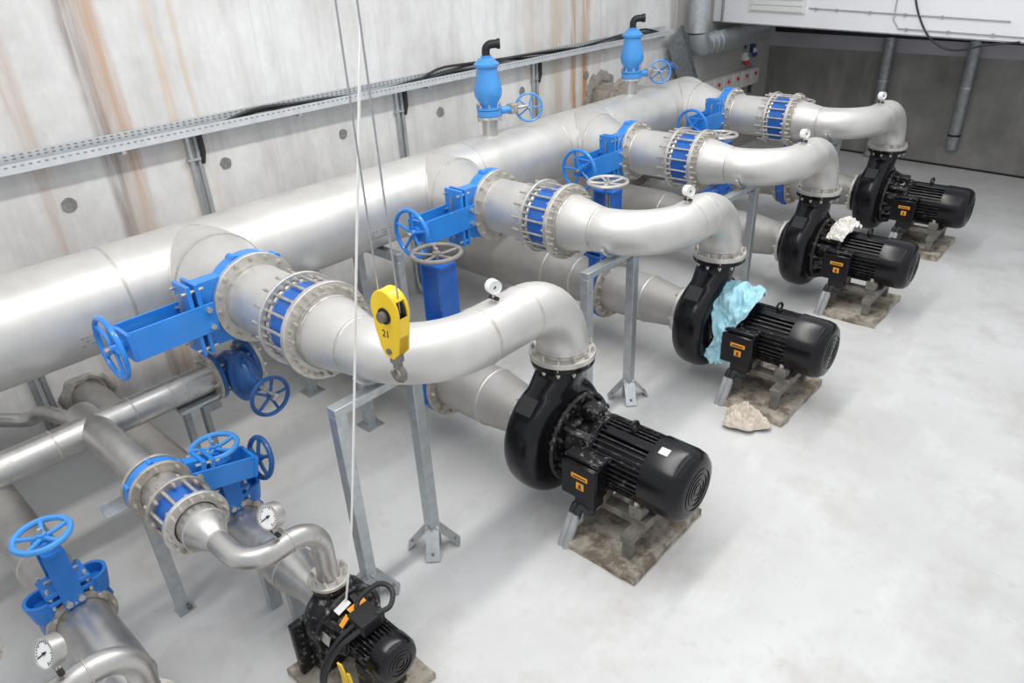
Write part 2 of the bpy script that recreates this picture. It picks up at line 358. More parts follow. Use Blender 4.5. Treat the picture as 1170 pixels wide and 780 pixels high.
# sloping tray end
t = Thing('sloping_cable_tray', (WX + .1, 7.0, 1.4), 'wide dark galvanised tray piece sloping down from the far end of the wall tray', 'cable tray')
a = V((WX + .12, 6.66, 2.16)); b = V((WX + .12, 7.25, 1.25)); dd = (b - a).normalized(); sd = V((0, dd.z, -dd.y))
for nm, off, wdt, th in (('tray_base', 0, .40, .006),):
    t.part(nm, MB().beam(a, b, th, wdt, sd), 'dark_galv')
for s_ in (-1, 1): t.part('side_lip', MB().beam(a + sd * s_ * .20 + V((.025, 0, 0)), b + sd * s_ * .20 + V((.025, 0, 0)), .05, .006, sd), 'dark_galv')
# conduits down the wall
def conduit(y, z0, z1, n, lab, foot=False):
    t = Thing('wall_conduit', (WX, y, z0), lab, 'conduit', 'conduits on the left wall')
    for k in range(n):
        yy = y + k * .062; x = WX + .022
        pts = [(x, yy, z1), (x, yy, z0)] if not foot else [(x, yy, z1), (x, yy, z0 + .22)] + arc((x + .16, yy, z0 + .18), (-.16, 0, 0), (0, 0, -.16), 0, pi / 2, 6)[1:] + [(x + .45, yy, z0 + .02)]
        t.part('tube', MB().tube(pts, .020 if k else .022, 10), 'galv' if k != 1 else 'grey_tube')
    for z in (z1 - .22, (z0 + z1) / 2):
        t.part('pipe_clip', MB().bb((WX, y - .04, z), (WX + .048, y + n * .062 - .02, z + .02)), 'galv')
    t.part('cable', MB().tube([(WX + .05, y + n * .062 - .03, z1 + .02), (WX + .05, y + n * .062 - .03, z1 - .16), (WX + .03, y + n * .062 - .045, z1 - .25)], .022, 8), 'cable')
conduit(-.545, .0, 2.19, 2, 'pair of grey conduits on the left wall right of the rust streaks')
conduit(1.60, .0, 2.19, 2, 'pair of grey conduits on the wall left of the nearer blue air valve', True)
conduit(3.68, .0, 2.19, 2, 'pair of grey conduits on the wall right of the nearer blue air valve')
t = Thing('wall_conduit', (WX, -2.15, 0), 'pair of dark conduits under the header at the left wall, left picture edge', 'conduit', 'conduits on the left wall')
for k in range(2): t.part('tube', MB().tube([(WX + .03, -2.16 + k * .075, 1.5), (WX + .03, -2.16 + k * .075, .02)], .022, 10), 'dark_galv')
t.part('pipe_clip', MB().bb((WX, -2.2, .9), (WX + .05, -2.05, .92)), 'galv')
# galvanised duct
t = Thing('ventilation_duct', (-3.1, 7.1, 1.9), 'round galvanised ventilation duct bending away under the balcony', 'duct')
R = .155; xc = -3.12; yc = 7.12; zc = 1.96; rb = .19
t.part('riser', MB().tube([(xc, yc, 4.4), (xc, yc, zc + rb)], R, 28), 'galv')
t.part('elbow', MB().tube(arc((xc, yc + rb, zc + rb), (0, -rb, 0), (0, 0, -rb), 0, pi / 2, 5), R * 1.03, 28), 'galv')
t.part('run', MB().tube([(xc, yc + rb, zc), (xc, yc + 2.2, zc)], R, 28), 'galv')
for y in (.24, .40, .55): t.part('seam', MB().lathe((xc, yc + y, zc), (0, 1, 0), [(0, R), (0, R + .012), (.02, R + .012), (.02, R)], 28), 'galv')
# switch boxes in a row
for k in range(6):
    y = 7.74 + k * .325; x = WX + .02
    t = Thing('switch_box', (x, y, 1.10), ['first', 'second', 'third', 'fourth', 'fifth', 'sixth and last'][k] + ' grey red-knobbed switch box of the wall row, counted from the sloping tray', 'switch box', 'row of red-knobbed switch boxes')
    t.part('housing', MB().bb((x, y - .145, 1.10), (x + .13, y + .145, 1.36)), 'box_grey', bevel=.01)
    t.part('switch_knob', MB().cyl((x + .13, y, 1.275), (x + .155, y, 1.275), .026, 14), 'red')
    t.part('cable_gland', MB().cyl((x + .06, y, 1.10), (x + .06, y, .95), .03, 10), 'cable')
for k, (y, z, m1, lab) in enumerate(((9.15, 1.50, 'red', 'red and white industrial plug socket above the switch boxes'), (9.42, 1.60, 'navy', 'blue and white industrial plug socket beside the back corner'))):
    t = Thing('power_socket', (WX, y, z), lab, 'socket')
    t.part('housing', MB().bb((WX, y - .055, z), (WX + .07, y + .055, z + .13)), 'navy' if k else 'white', bevel=.01)
    t.part('socket_cap', MB().cyl((WX + .05, y, z + .02), (WX + .10, y - .01, z - .06), .042, 16), m1)
    t.part('cap_ring', MB().cyl((WX + .05, y, z + .05), (WX + .085, y, z + .0), .047, 16), 'white')
    t.part('cable', MB().tube([(WX + .03, y, z + .18), (WX + .03, y + .05, z + .5)], .015, 8), 'cable')

# ------------------------------------------------------------------ common parts
def handwheel(t, c, ax, R, mat, ns=5, rim=.016, parent=None, ph=0.0, dish=0.0, hubmat='bolt'):
    c = V(c); u, v, a = frame(ax)
    h = t.part('handwheel', MB().torus(c, ax, R, rim, 40, 8), mat, parent)
    for k in range(ns):
        q = 2 * pi * (k + ph) / ns; e = u * cos(q) + v * sin(q)
        t.part('spoke', MB().tube([c - a * dish + e * R * .12, c - a * dish * .8 + e * R * .5, c + e * R], rim * .72, 8), mat, h)
    t.part('hub', MB().cyl(c - a * (dish + .022), c - a * (dish - .022), R * .17, 14), mat, h)
    t.part('stem_nut', MB().cyl(c - a * (dish - .022), c - a * (dish - .05), R * .09, 6), hubmat, h)
    return h
def flange(t, o, ax, ri, ro, th, nb, mat='flange_steel', br=.014, parent=None, both=True, label=None):
    f = t.part('flange', MB().ring(o, ax, ri, ro, th), mat, parent, bevel=.003, label=label)
    u, v, a = frame(ax); b = MB(); Rb = ri + (ro - ri) * .60
    b.bolts(V(o) + a * th / 2, a, Rb, nb, br)
    if both: b.bolts(V(o) - a * th / 2, -a, Rb, nb, br)
    t.part('bolts', b, 'bolt', f if parent is None else parent, kind='stuff'); return f
def seam(t, o, ax, R, parent=None, w=.012):
    t.part('weld_seam', MB().lathe(o, ax, [(-w, R - .001), (-w * .4, R + .0035), (w * .4, R + .0035), (w, R - .001)], 40), 'weld', parent)
def gauge(base, face, R, stem, label, group, O, big):
    base = V(base); t = Thing('pressure_gauge', base, label, 'gauge', group, O)
    f = V(face).normalized(); c = base + V((0, 0, stem + R * .9))
    t.part('stem', MB().cyl(base, base + V((0, 0, stem)), .011, 10), 'bolt')
    t.part('valve_cock', MB().cyl(base + V((-.03, 0, stem * .45)), base + V((.03, 0, stem * .45)), .012, 8), 'cable')
    t.part('case', MB().lathe(c - f * .025, f, [(0, 0), (0, R), (.045, R), (.05, R * .98), (.05, R * .88), (.043, R * .88)], 28), 'bright_steel' if big else 'dial')
    dl = t.part('dial', MB().cyl(c, c + f * .019, R * .88, 28), 'dial')
    u, v, a = frame(f); b = c + f * .020
    nd = MB(); q = radians(225); e = u * cos(q) + v * sin(q); t.part('needle', MB().beam(b - e * R * .2, b + e * R * (.7 if big else .3), .005 if big else .006, .003, f), 'ink', dl)
    t.part('needle_hub', MB().cyl(b, b + f * .006, R * .1, 10), 'ink', dl)
    if not big: return
    tk = MB()
    for k in range(21):
        q = radians(-45 + k * 13.5); e = u * cos(q) + v * sin(q); L = .66 if k % 5 else .56
        tk.beam(b + e * R * L, b + e * R * .78, .003, .002, f)
    t.part('scale_marks', tk, 'ink', dl, kind='stuff')

# ------------------------------------------------------------------ main header
ZP = 1.52; HX = -2.28; HR = .315; S = 2.045
YB = [-1.17, -1.03, -1.03, -1.02]
by = [i * S + YB[i] for i in range(4)]
ORD = ['nearest', 'second', 'third', 'farthest']
t = Thing('header_pipe', (HX, 1.5, ZP - HR), 'very large pale steel header pipe running along the left wall', 'pipe')
yend = by[3]
shell = t.part('pipe_shell', MB().tube([(HX, -6, ZP), (HX, yend + .33, ZP)], HR, 64), 'steel')
t.part('end_cap', MB().lathe((HX, yend + .33, ZP), (0, 1, 0), [(0, HR), (.05, HR * .96), (.1, HR * .75), (.13, HR * .4), (.14, 0)], 48), 'steel')
for y in (-1.72, by[1] + .42, by[2] - .40, by[2] + .42, by[3] - .42, -3.9): seam(t, (HX, y, ZP), (0, 1, 0), HR, shell)
for i in range(4):
    br_ = t.part('branch', MB().lathe((HX, by[i], ZP), (1, 0, 0), [(.0, HR * .995), (.36, HR * .995), (.64, .212), (.72, .212)], 56), 'steel')
    seam(t, (HX + .36, by[i], ZP), (1, 0, 0), HR * .99, br_); seam(t, (HX + .64, by[i], ZP), (1, 0, 0), .213, br_)
    # weld where the branch leaves the header
    pts = [(HX + sqrt(max(0, HR ** 2 - (HR * .985 * sin(q)) ** 2)) + .004, by[i] + HR * .99 * cos(q), ZP + HR * .985 * sin(q)) for q in [2 * pi * k / 64 for k in range(65)]]
    t.part('weld_seam', MB().tube(pts, .007, 6), 'weld', br_)
    # rear flange of the valve
    f = t.part('branch_flange', MB().ring((HX + .70, by[i], ZP), (1, 0, 0), .212, .28, .03), 'flange_steel', bevel=.003)
st = t.part('wall_stub', MB().tube([(HX, by[3] - .06, ZP), (WX, by[3] - .06, ZP)], .23, 40), 'dirty_flange')
t.part('stub_flange', MB().ring((HX - .70, by[3] - .06, ZP), (1, 0, 0), .23, .32, .04), 'dirty_flange'); 
bb_ = MB().bolts((HX - .68, by[3] - .06, ZP), (1, 0, 0), .28, 16); t.part('bolts', bb_, 'dirty_flange', kind='stuff')
wallring(by[3] - .06, ZP, .26)
# stencilled lot marks on the pipe: short illegible dashes
mk = MB(); rr = random.Random(5)
for (yb_, n_) in ((-2.05, 11), (.1, 8)):
    for row in range(3):
        q = radians(-14 - row * 5.5)
        for k in range(n_):
            if rr.random() < .25: continue
            y = yb_ + k * .028; p = V((HX + (HR + .0015) * cos(q), y, ZP + (HR + .0015) * sin(q)))
            mk.box(p, (.002, .019, .016), Matrix.Rotation(-q, 3, 'Y'))
t.part('stencil_marks', mk, 'grey_tube', shell, kind='stuff')
# header supports under the pipe
for k, (y, lab) in enumerate(((-.36, 'galvanised post with saddle carrying the header behind the nearest pump line'), (.335, 'galvanised post with saddle carrying the header behind the second pump line'), (3.45, 'galvanised post with saddle carrying the header behind the third pump line'))):
    t = Thing('header_support', (HX + .1, y, 0), lab, 'pipe support', 'supports under the large header')
    xs = (-.26, .56) if k == 0 else (-.26, .30)
    for x in xs:
        t.part('post', MB().bb((HX + x - .035, y - .035, 0), (HX + x + .035, y + .035, ZP - HR - .07)), 'galv', bevel=.003)
        t.part('foot_plate', MB().bb((HX + x - .08, y - .08, 0), (HX + x + .08, y + .08, .012)), 'galv')
    t.part('crossbar', MB().bb((HX - .34, y - .035, ZP - HR - .07), (HX + xs[1] + .035, y + .035, ZP - HR + .003)), 'galv', bevel=.003)

# ------------------------------------------------------------------ air valves on the header
def airvalve(y, lab, wy, extra):
    z0 = ZP + HR - .02
    t = Thing('air_valve', (HX, y, z0), lab, 'air valve')
    t.part('stub_pipe', MB().cyl((HX, y, z0), (HX, y, z0 + .19), .07, 24), 'bright_steel')
    zz = z0 + .19
    b = t.part('butterfly_body', MB().cyl((HX, y, zz), (HX, y, zz + .055), .112, 28), 'sky_blue', bevel=.006)
    t.part('flange', MB().ring((HX, y, zz - .012), (0, 0, 1), .07, .118, .022), 'flange_steel'); 
    t.part('bolts', MB().bolts((HX, y, zz + .08), (0, 0, 1), .105, 8, .012)\
        .bolts((HX, y, zz - .02), (0, 0, -1), .100, 8, .012), 'bolt', kind='stuff')
    z = zz + .06
    prof = [(h * .92, r_ * .90) for h, r_ in [(0, 0), (0, .13), (.022, .13), (.022, .085), (.05, .092), (.12, .135), (.17, .142), (.22, .135), (.34, .108), (.40, .100), (.40, .125), (.425, .128), (.44, .105), (.475, .075), (.48, .05), (.50, .05), (.5, 0)]]
    t.part('body', MB().lathe((HX, y, z), (0, 0, 1), prof, 36), 'sky_blue')
    e = z + .445
    t.part('outlet_elbow', MB().tube([(HX, y, e), (HX, y, e + .05)] + arc((HX + .04, y + .04, e + .05), (-.04, -.04, 0), (0, 0, .055), 0, pi / 2, 6)[1:] + [(HX + .085, y + .085, e + .105)], .036, 16), 'black_matt')
    t.part('outlet_collar', MB().lathe((HX + .07, y + .07, e + .105), (1, 1, 0), [(0, .036), (0, .044), (.03, .044), (.03, .030), (.005, .030)], 16), 'black_matt')
    s_ = V((HX + .04, y + .10, zz + .028))
    t.part('gear_neck', MB().tube([s_, s_ + V((.03, .12, 0))], .035, 12), 'sky_blue'); g = s_ + V((.03, .14, 0))
    t.part('gear_box', MB().box(g, (.08, .09, .09)), 'dirty_flange', bevel=.01)
    t.part('gear_shaft', MB().cyl(g, g + V((.04, .17, 0)), .016, 10), 'bolt')
    handwheel(t, g + V((.03, .20, -.02)), (.72, -.66, .15), .125, 'sky_blue', 5, .011)
    if extra:
        t.part('second_handwheel', MB().torus(g + V((-.02, .52, .02)), (.5, .3, .9), .10, .011), 'dark_blue')
        t.part('second_shaft', MB().cyl(g + V((.04, .2, 0)), g + V((-.02, .52, .02)), .012, 8), 'dark_blue')
airvalve(1.82, 'nearer light blue vase-shaped air valve with dark bent outlet on the header', 0, False)
airvalve(4.15, 'farther light blue vase-shaped air valve with dark bent outlet on the header', 0, True)

# ------------------------------------------------------------------ knife gate valves
def knife_gate(base, c, ax, updir, R, label, group, O, mat='blue', wheelmat='blue', yoke=.62, ywid=.15, wheelR=.19, bodyw=.44, risemat=None, thick=.09, spokes=5, lugs=False, paintyoke=None, ns_ph=0.0, blen=.36, wear=None):
    """c: centre on the pipe axis; ax: pipe axis; updir: way the yoke points"""
    c = V(c); ax = V(ax).normalized(); up_ = V(updir).normalized(); sd = up_.cross(ax)
    t = Thing('gate_valve', base, label, 'valve', group, O)
    n = 36; pts = []
    a0 = math.asin(min(1, bodyw / 2 / R))
    for k in range(n + 1):
        q = pi / 2 + a0 + (2 * pi - 2 * a0) * k / n
        pts.append((R * cos(q), R * sin(q)))
    pts += [(bodyw / 2, blen), (-bodyw / 2, blen)]
    b = t.part('body', MB().prism(pts, c, sd, up_, ax, thick), mat, bevel=.006)
    t.part('body_rib', MB().beam(c + up_ * R * .80 - sd * 0 + ax * (thick / 2), c + up_ * blen + ax * (thick / 2), .012, .012, ax), mat, b)
    lug = MB()
    for k in range(12):
        q = 2 * pi * (k + .5) / 12
        if k % 2: continue
        if abs(((q - pi / 2 + pi) % (2 * pi)) - pi) < .75: continue
        p = c + (sd * cos(q) + up_ * sin(q)) * (R * .97); lug.cyl(p - ax * thick * .42, p + ax * thick * .42, .095 * R, 12)
    t.part('bolt_lugs', lug, mat, b, kind='stuff')
    g0 = blen
    for s_, nm in ((0, 'gland_lower'), (.05, 'gland_upper')):
        t.part(nm, MB().box(c + up_ * (g0 + s_ + .012), (1, 1, 1), Matrix((sd * (bodyw * 1.06), ax * (thick + .09), up_ * .024)).transposed()), mat, bevel=.003)
    bb = MB()
    for x in (-.44, -.15, .15, .44):
        for y in (-1, 1):
            p = c + sd * x * bodyw + ax * y * (thick / 2 + .028) + up_ * (g0 - .03); bb.cyl(p, p + up_ * .13, .009, 6); bb.cyl(p + up_ * .075, p + up_ * .095, .017, 6)
    t.part('gland_bolts', bb, 'bolt', kind='stuff')
    t.part('gate_blade', MB().box(c + up_ * (g0 + .07), (1, 1, 1), Matrix((sd * (bodyw * .80), ax * .014, up_ * .06)).transposed()), 'bright_steel')
    y0_ = g0 - .06; y1_ = g0 + yoke
    pm = paintyoke or mat
    for s_ in (-1, 1):
        p = t.part('yoke_plate', MB().box(c + ax * s_ * (thick / 2 + .045) + up_ * (y0_ + y1_) / 2, (1, 1, 1), Matrix((sd * ywid, ax * .012, up_ * (y1_ - y0_))).transposed()), pm, bevel=.002)
        bq = MB()
        for x in (-.3, .3): bq.cyl(c + ax * s_ * (thick / 2 + .045) + up_ * (y0_ + .04) + sd * x * ywid, c + ax * s_ * (thick / 2 + .07) + up_ * (y0_ + .04) + sd * x * ywid, .018, 6)
        t.part('yoke_bolts', bq, 'bolt', p, kind='stuff')
    t.part('yoke_top', MB().box(c + up_ * y1_, (1, 1, 1), Matrix((sd * ywid * .9, ax * (thick + .12), up_ * .022)).transposed()), pm, bevel=.002)
    t.part('stem', MB().cyl(c + up_ * (g0 + .2), c + up_ * (y1_ + .07), .014, 12), 'bolt')
    t.part('stem_bearing', MB().cyl(c + up_ * y1_, c + up_ * (y1_ + .045), .042, 16), wheelmat if wheelmat not in ('wheel_grey', 'flange_steel') else 'dark_blue')
    handwheel(t, c + up_ * (y1_ + .075), up_, wheelR, wheelmat, spokes, .016, ph=ns_ph, dish=.012)
    if lugs:
        for s_ in (-1, 1):
            t.part('packing_pocket', MB().lathe(c + sd * s_ * (ywid / 2 + .07) + up_ * (blen - .09), up_, [(0, 0), (0, .06), (.09, .075), (.12, .078), (.12, .06), (.06, .055), (.06, 0)], 20), mat)
    return t

# ------------------------------------------------------------------ pump line pieces (row coordinates; the pump's outlet flange is at x = y = 0)
XV = -1.535
def spool(O, i, yb):
    t = Thing('pipe_spool', (-1.2, yb, ZP - .28), ['nearest', 'second', 'third', 'farthest'][i] + ' short flanged steel pipe between blue valve and tie-rod coupling', 'pipe', 'flanged spools after the blue valves', O)
    t.part('pipe_shell', MB().tube([(-1.487, yb, ZP), (-.99, yb, ZP)], .213, 48, False), 'steel')
    flange(t, (-1.473, yb, ZP), (1, 0, 0), .213, .285, .03, 16, br=.015)
    seam(t, (-1.43, yb, ZP), (1, 0, 0), .213)
def coupling(O, i, yb):
    t = Thing('pipe_coupling', (-.87, yb, ZP - .285), ['nearest', 'second', 'third', 'farthest'][i] + ' steel coupling ring with tie rods around a blue sleeve', 'coupling', 'tie-rod couplings', O)
    t.part('sleeve', MB().lathe((-1.01, yb, ZP), (1, 0, 0), [(0, .2), (0, .232), (.27, .232), (.27, .2)], 48), 'liner')
    flange(t, (-.985, yb, ZP), (1, 0, 0), .20, .282, .024, 16, br=.013)
    t.part('gland_ring', MB().lathe((-.965, yb, ZP), (1, 0, 0), [(0, .225), (0, .245), (.015, .24), (.02, .224)], 48), 'flange_steel')
    u, v, a = frame((1, 0, 0))
    for k in range(16):
        q = 2 * pi * (k + .5) / 16; e = (u * cos(q) + v * sin(q)) * .252
        t.part('tie_rod', MB().cyl(V((-1.09, yb, ZP)) + e, V((-.68, yb, ZP)) + e, .0095, 8), 'bolt')
def discharge(O, i, yb):
    t = Thing('discharge_pipe', (0, 0, 1.13), ['nearest', 'second', 'third', 'farthest'][i] + ' large swan-necked steel pipe bending down onto its black pump', 'pipe', 'swan-necked discharge pipes', O)
    r = .163; rb = .46; re = .36
    flange(t, (-.745, yb, ZP), (1, 0, 0), .213, .285, .034, 16, br=.016)
    t.part('reducer', MB().lathe((-.75, yb, ZP), (1, 0, 0), [(0, .213), (.05, .213), (.30, r)], 48), 'steel')
    seam(t, (-.70, yb, ZP), (1, 0, 0), .213); 
    b0 = arc((-rb, yb + rb, ZP), (0, -rb, 0), (rb, 0, 0), 0, pi / 2, 16)
    L0 = -re - .0
    pts = [(-.46, yb, ZP)] + b0[1:] + [(0, yb + rb + (L0 - yb - rb) * .5, ZP)] + arc((0, -re, ZP - re), (0, 0, re), (0, re, 0), 0, pi / 2, 14) + [(0, 0, 1.13)]
    sh = t.part('pipe_shell', MB().tube(pts, r, 48, False), 'steel')
    seam(t, (-.45, yb, ZP), (1, 0, 0), r, sh); seam(t, (0, yb + rb, ZP), (0, 1, 0), r, sh); seam(t, (0, -re, ZP), (0, 1, 0), r, sh); seam(t, (0, 0, ZP - re), (0, 0, 1), r, sh, .009)
    flange(t, (0, 0, 1.112), (0, 0, 1), r, .21, .036, 12, br=.015)
    gauge((0, -.58, ZP + r - .005), (1, -.35, .1), .040, .055, ['nearest', 'second', 'third', 'farthest'][i] + ' small white pressure gauge standing on its swan-necked pipe', 'gauges on the large pipes', O, False)
def support(O, i, yb):
    x = -.32; ya, yc = (-1.455, -.945) if i == 0 else (-1.36, -.78); zt = ZP - .185
    t = Thing('pipe_support', (x, (ya + yc) / 2, 0), ORD[i] + ' galvanised two-legged frame under its swan-necked pipe', 'pipe support', 'two-legged frames', O)
    t.part('crossbar', MB().bb((x - .035, ya - .035, zt - .05), (x + .035, yc + .06, zt)), 'galv', bevel=.003)
    for y in (ya, yc):
        l = t.part('leg', MB().bb((x - .035, y - .035, 0), (x + .035, y + .035, zt - .05)), 'galv', bevel=.003)
        for dx, dy in ((1, -1), (1, 1), (-1, -1)):
            a = V((x + dx * .015, y + dy * .015, .17)); b = V((x + dx * .115, y + dy * .115, .008))
            t.part('foot', MB().beam(a, b, .085, .008, (dx, dy, 1)), 'galv', l)
            t.part('anchor_bolt', MB().cyl(b + V((-dx * .02, -dy * .02, 0)), b + V((-dx * .02, -dy * .02, .045)), .011, 6), 'dirty_steel', l)
    t.part('pipe_saddle', MB().tube(arc((x, YB[i], ZP), (0, .17, 0), (0, 0, -.17), .5, pi - .5, 10), .012, 6), 'galv')
    t.part('clamp_bolt', MB().cyl((x, yc - .06, zt - .09), (x, yc - .06, zt + .03), .012, 8), 'dirty_steel')

ZA = .52
def volute_obj(t, name, c, R, wx, neck_z, neck_r, mat):
    """casing: thick rounded disc about X plus tapering neck up to the outlet, fused by a voxel remesh"""
    mb = MB(); cx, cy, cz = c
    prof = []
    for k in range(17):
        q = pi * k / 16; cc, ss = cos(q), sin(q)
        prof.append((-wx * (abs(cc) ** .75) * (1 if cc > 0 else -1), R - wx * .85 + wx * .85 * (abs(ss) ** .75)))
    prof = [(-wx, 0)] + prof + [(wx, 0)]
    mb.lathe((cx, cy, cz), (1, 0, 0), prof, 48)
    secs = [(neck_z + .005, 0, neck_r, neck_r), (neck_z - .06, 0, neck_r * 1.02, neck_r * 1.03), (neck_z - .15, -.05, wx * 1.04, neck_r * 1.48), (neck_z - .28, -.095, wx, neck_r * 2.0), (neck_z - .38, -.10, wx * .96, neck_r * 2.15), (cz + .05, -.09, wx * .8, R * .8)]
    n = 28; vs = []; fs = []
    for z, oy, rx, ry in secs:
        for k in range(n):
            q = 2 * pi * k / n; vs.append((cx + rx * cos(q), oy + ry * sin(q), z))
    for a in range(len(secs) - 1):
        for k in range(n): fs.append((a * n + k, a * n + (k + 1) % n, (a + 1) * n + (k + 1) % n, (a + 1) * n + k))
    fs += [tuple(range(n)), tuple(reversed(range((len(secs) - 1) * n, len(secs) * n)))]
    mb.add(vs, fs)
    o = t.part(name, mb, mat)
    k = o.modifiers.new('fuse', 'REMESH'); k.mode = 'VOXEL'; k.voxel_size = .013; k.use_smooth_shade = True
    k = o.modifiers.new('soft', 'SMOOTH'); k.factor = .6; k.iterations = 6
    return o
def pump(O, i):
    side = ['with bare casing, in front', 'with a light blue cloth on it', 'with a white cloth on it', 'against the dark back wall'][i]
    t = Thing('pump', (.45, 0, .08), ORD[i] + ' large black horizontal pump and motor ' + side, 'pump', 'large black pumps', O)
    v = volute_obj(t, 'volute_casing', (-.02, -.075, ZA + .02), .405, .135, 1.05, .15, 'black')
    t.part('outlet_flange', MB().ring((0, 0, 1.075), (0, 0, 1), .13, .205, .038), 'black', bevel=.004)
    t.part('bolts', MB().bolts((0, 0, 1.056), (0, 0, -1), .185, 12, .014), 'bolt', kind='stuff')
    t.part('name_plate', MB().box((-.03, -.322, .855), (.12, .022, .12), Matrix.Rotation(radians(-43), 3, 'X')), 'pad', v, bevel=.003)
    t.part('inlet_flange', MB().ring((-.21, -.02, ZA), (1, 0, 0), .15, .225, .05), 'black', bevel=.004)
    t.part('inlet_neck', MB().lathe((-.20, -.02, ZA), (1, 0, 0), [(0, .17), (.1, .2)], 32), 'black')
    t.part('cover_flange', MB().lathe((.10, 0, ZA), (1, 0, 0), [(0, .30), (.03, .31), (.05, .30), (.05, .19)], 40), 'black_dirty')
    t.part('cover_bolts', MB().bolts((.15, 0, ZA), (1, 0, 0), .275, 14, .017, .03), 'black_dirty', kind='stuff')
    br_ = t.part('bearing_bracket', MB().lathe((.13, 0, ZA), (1, 0, 0), [(0, .18), (.05, .15), (.13, .15), (.15, .20), (.19, .225), (.22, .225), (.22, .1)], 36), 'black_dirty')
    for k in range(6):
        q = 2 * pi * (k + .25) / 6
        t.part('bracket_rib', MB().beam((.15, .24 * cos(q), ZA + .24 * sin(q)), (.34, .20 * cos(q), ZA + .20 * sin(q)), .05, .06, (0, cos(q), sin(q))), 'black_dirty', br_, bevel=.008)
    t.part('oil_box', MB().box((.235, .02, ZA + .235), (.13, .13, .07)), 'black_dirty', br_, bevel=.012)
    t.part('oil_box', MB().box((.20, -.14, ZA + .19), (.07, .08, .06)), 'black_dirty', br_, bevel=.012)
    body = t.part('motor_body', MB().lathe((.34, 0, ZA), (1, 0, 0), [(0, 0), (0, .222), (.03, .225), (.035, .195), (.39, .195), (.395, 0)], 48), 'black')
    fins = MB()
    for k in range(40):
        q = 2 * pi * (k + .5) / 40; e = V((0, cos(q), sin(q)))
        if -2.75 < atan2(e.z, e.y) < -2.0 and False: continue
        fins.box(V((.555, 0, ZA)) + e * .207, (.375, .009, .034), Matrix.Rotation(q - pi / 2, 3, 'X'))
    t.part('cooling_fins', fins, 'fin_black', body, kind='stuff')
    t.part('fin_panel', MB().box((.56, -.07, ZA + .207), (.33, .06, .03), Matrix.Rotation(radians(18), 3, 'X')), 'black', body, bevel=.006)
    fc = t.part('fan_cover', MB().lathe((.72, 0, ZA), (1, 0, 0), [(0, .20), (0, .232), (.19, .230), (.235, .219), (.262, .195), (.275, .16), (.277, .0)], 48), 'black')
    gr = MB()
    for k in range(4): gr.ring((.998, 0, ZA), (1, 0, 0), .035 + k * .032, .041 + k * .032, .004, 32)
    t.part('fan_grille', gr, 'black', fc)
    if i == 0: t.part('white_sticker', MB().box((.80, -.065, ZA + .224), (.06, .05, .004), Matrix.Rotation(radians(16), 3, 'X')), 'white', fc)
    t.part('lifting_eye', MB().torus((.55, 0, ZA + .262), (1, -.3, 0), .03, .010, 20, 8), 'black_matt')
    t.part('lifting_eye_base', MB().cyl((.55, 0, ZA + .20), (.55, 0, ZA + .235), .022, 12), 'black_matt')
    bx = t.part('terminal_box', MB().box((.385, -.275, ZA - .03), (.25, .13, .24)), 'black', bevel=.014)
    t.part('terminal_lid', MB().box((.385, -.345, ZA - .03), (.25, .02, .25)), 'black', bx, bevel=.008)
    t.part('terminal_hood', MB().box((.385, -.24, ZA + .10), (.25, .16, .03), Matrix.Rotation(radians(-8), 3, 'X')), 'black_dirty', bx, bevel=.008)
    lab = t.part('warning_label', MB().box((.40, -.3565, ZA + .015), (.12, .003, .032)), 'orange', bx)
    t.part('label_print', MB().box((.40, -.3585, ZA + .013), (.095, .002, .009)), 'ink', lab)
    lab = t.part('warning_label', MB().box((.405, -.3565, ZA - .052), (.055, .003, .05)), 'orange', bx)
    t.part('label_print', MB().box((.405, -.3585, ZA - .05), (.016, .002, .022)).box((.405, -.3585, ZA - .067), (.03, .002, .006)), 'ink', lab)
    t.part('terminal_lower_box', MB().box((.41, -.27, ZA - .19), (.15, .10, .09)), 'black_matt', bx, bevel=.008)
    for k, (x, xe, r) in enumerate(((.37, .33, .024), (.44, .37, .028))):
        cb = t.part('supply_cable', MB().tube(spline([(x, -.28, ZA - .22), (x, -.29, ZA - .28), (xe + .012, -.315, .27), (xe, -.345, .20)]), r, 12), 'cable')
        t.part('cable_conduit', MB().tube([(xe, -.340, .22), (xe - .02, -.43, -.01)], r * 1.0, 12), 'grey_tube', cb)
    # feet and frame
    for x in (.44, .70):
        for s_ in (-1, 1):
            f = t.part('motor_foot', MB().bb((x - .045, s_ * .155 - .05, ZA - .245), (x + .045, s_ * .155 + .05, ZA - .16)), 'dirty_steel', bevel=.008)
            t.part('foot_bolt', MB().cyl((x, s_ * .175, ZA - .17), (x, s_ * .175, ZA - .125), .02, 6), 'bolt', f)
    for s_ in (-1, 1): t.part('base_rail', MB().bb((.30, s_ * .155 - .045, ZA - .295), (.78, s_ * .155 + .045, ZA - .245)), 'dirty_steel', bevel=.004)
    t.part('base_crossbeam', MB().bb((.685, -.33, ZA - .345), (.765, .30, ZA - .285)), 'dirty_steel', bevel=.004)
    t.part('base_crossbeam', MB().bb((.33, -.25, ZA - .345), (.40, .25, ZA - .29)), 'dirty_steel', bevel=.004)
    for x, y in ((.725, -.29), (.725, .26), (.365, -.2), (.365, .2)):
        t.part('leg', MB().bb((x - .03, y - .03, .05), (x + .03, y + .03, ZA - .34)), 'dirty_steel', bevel=.004)
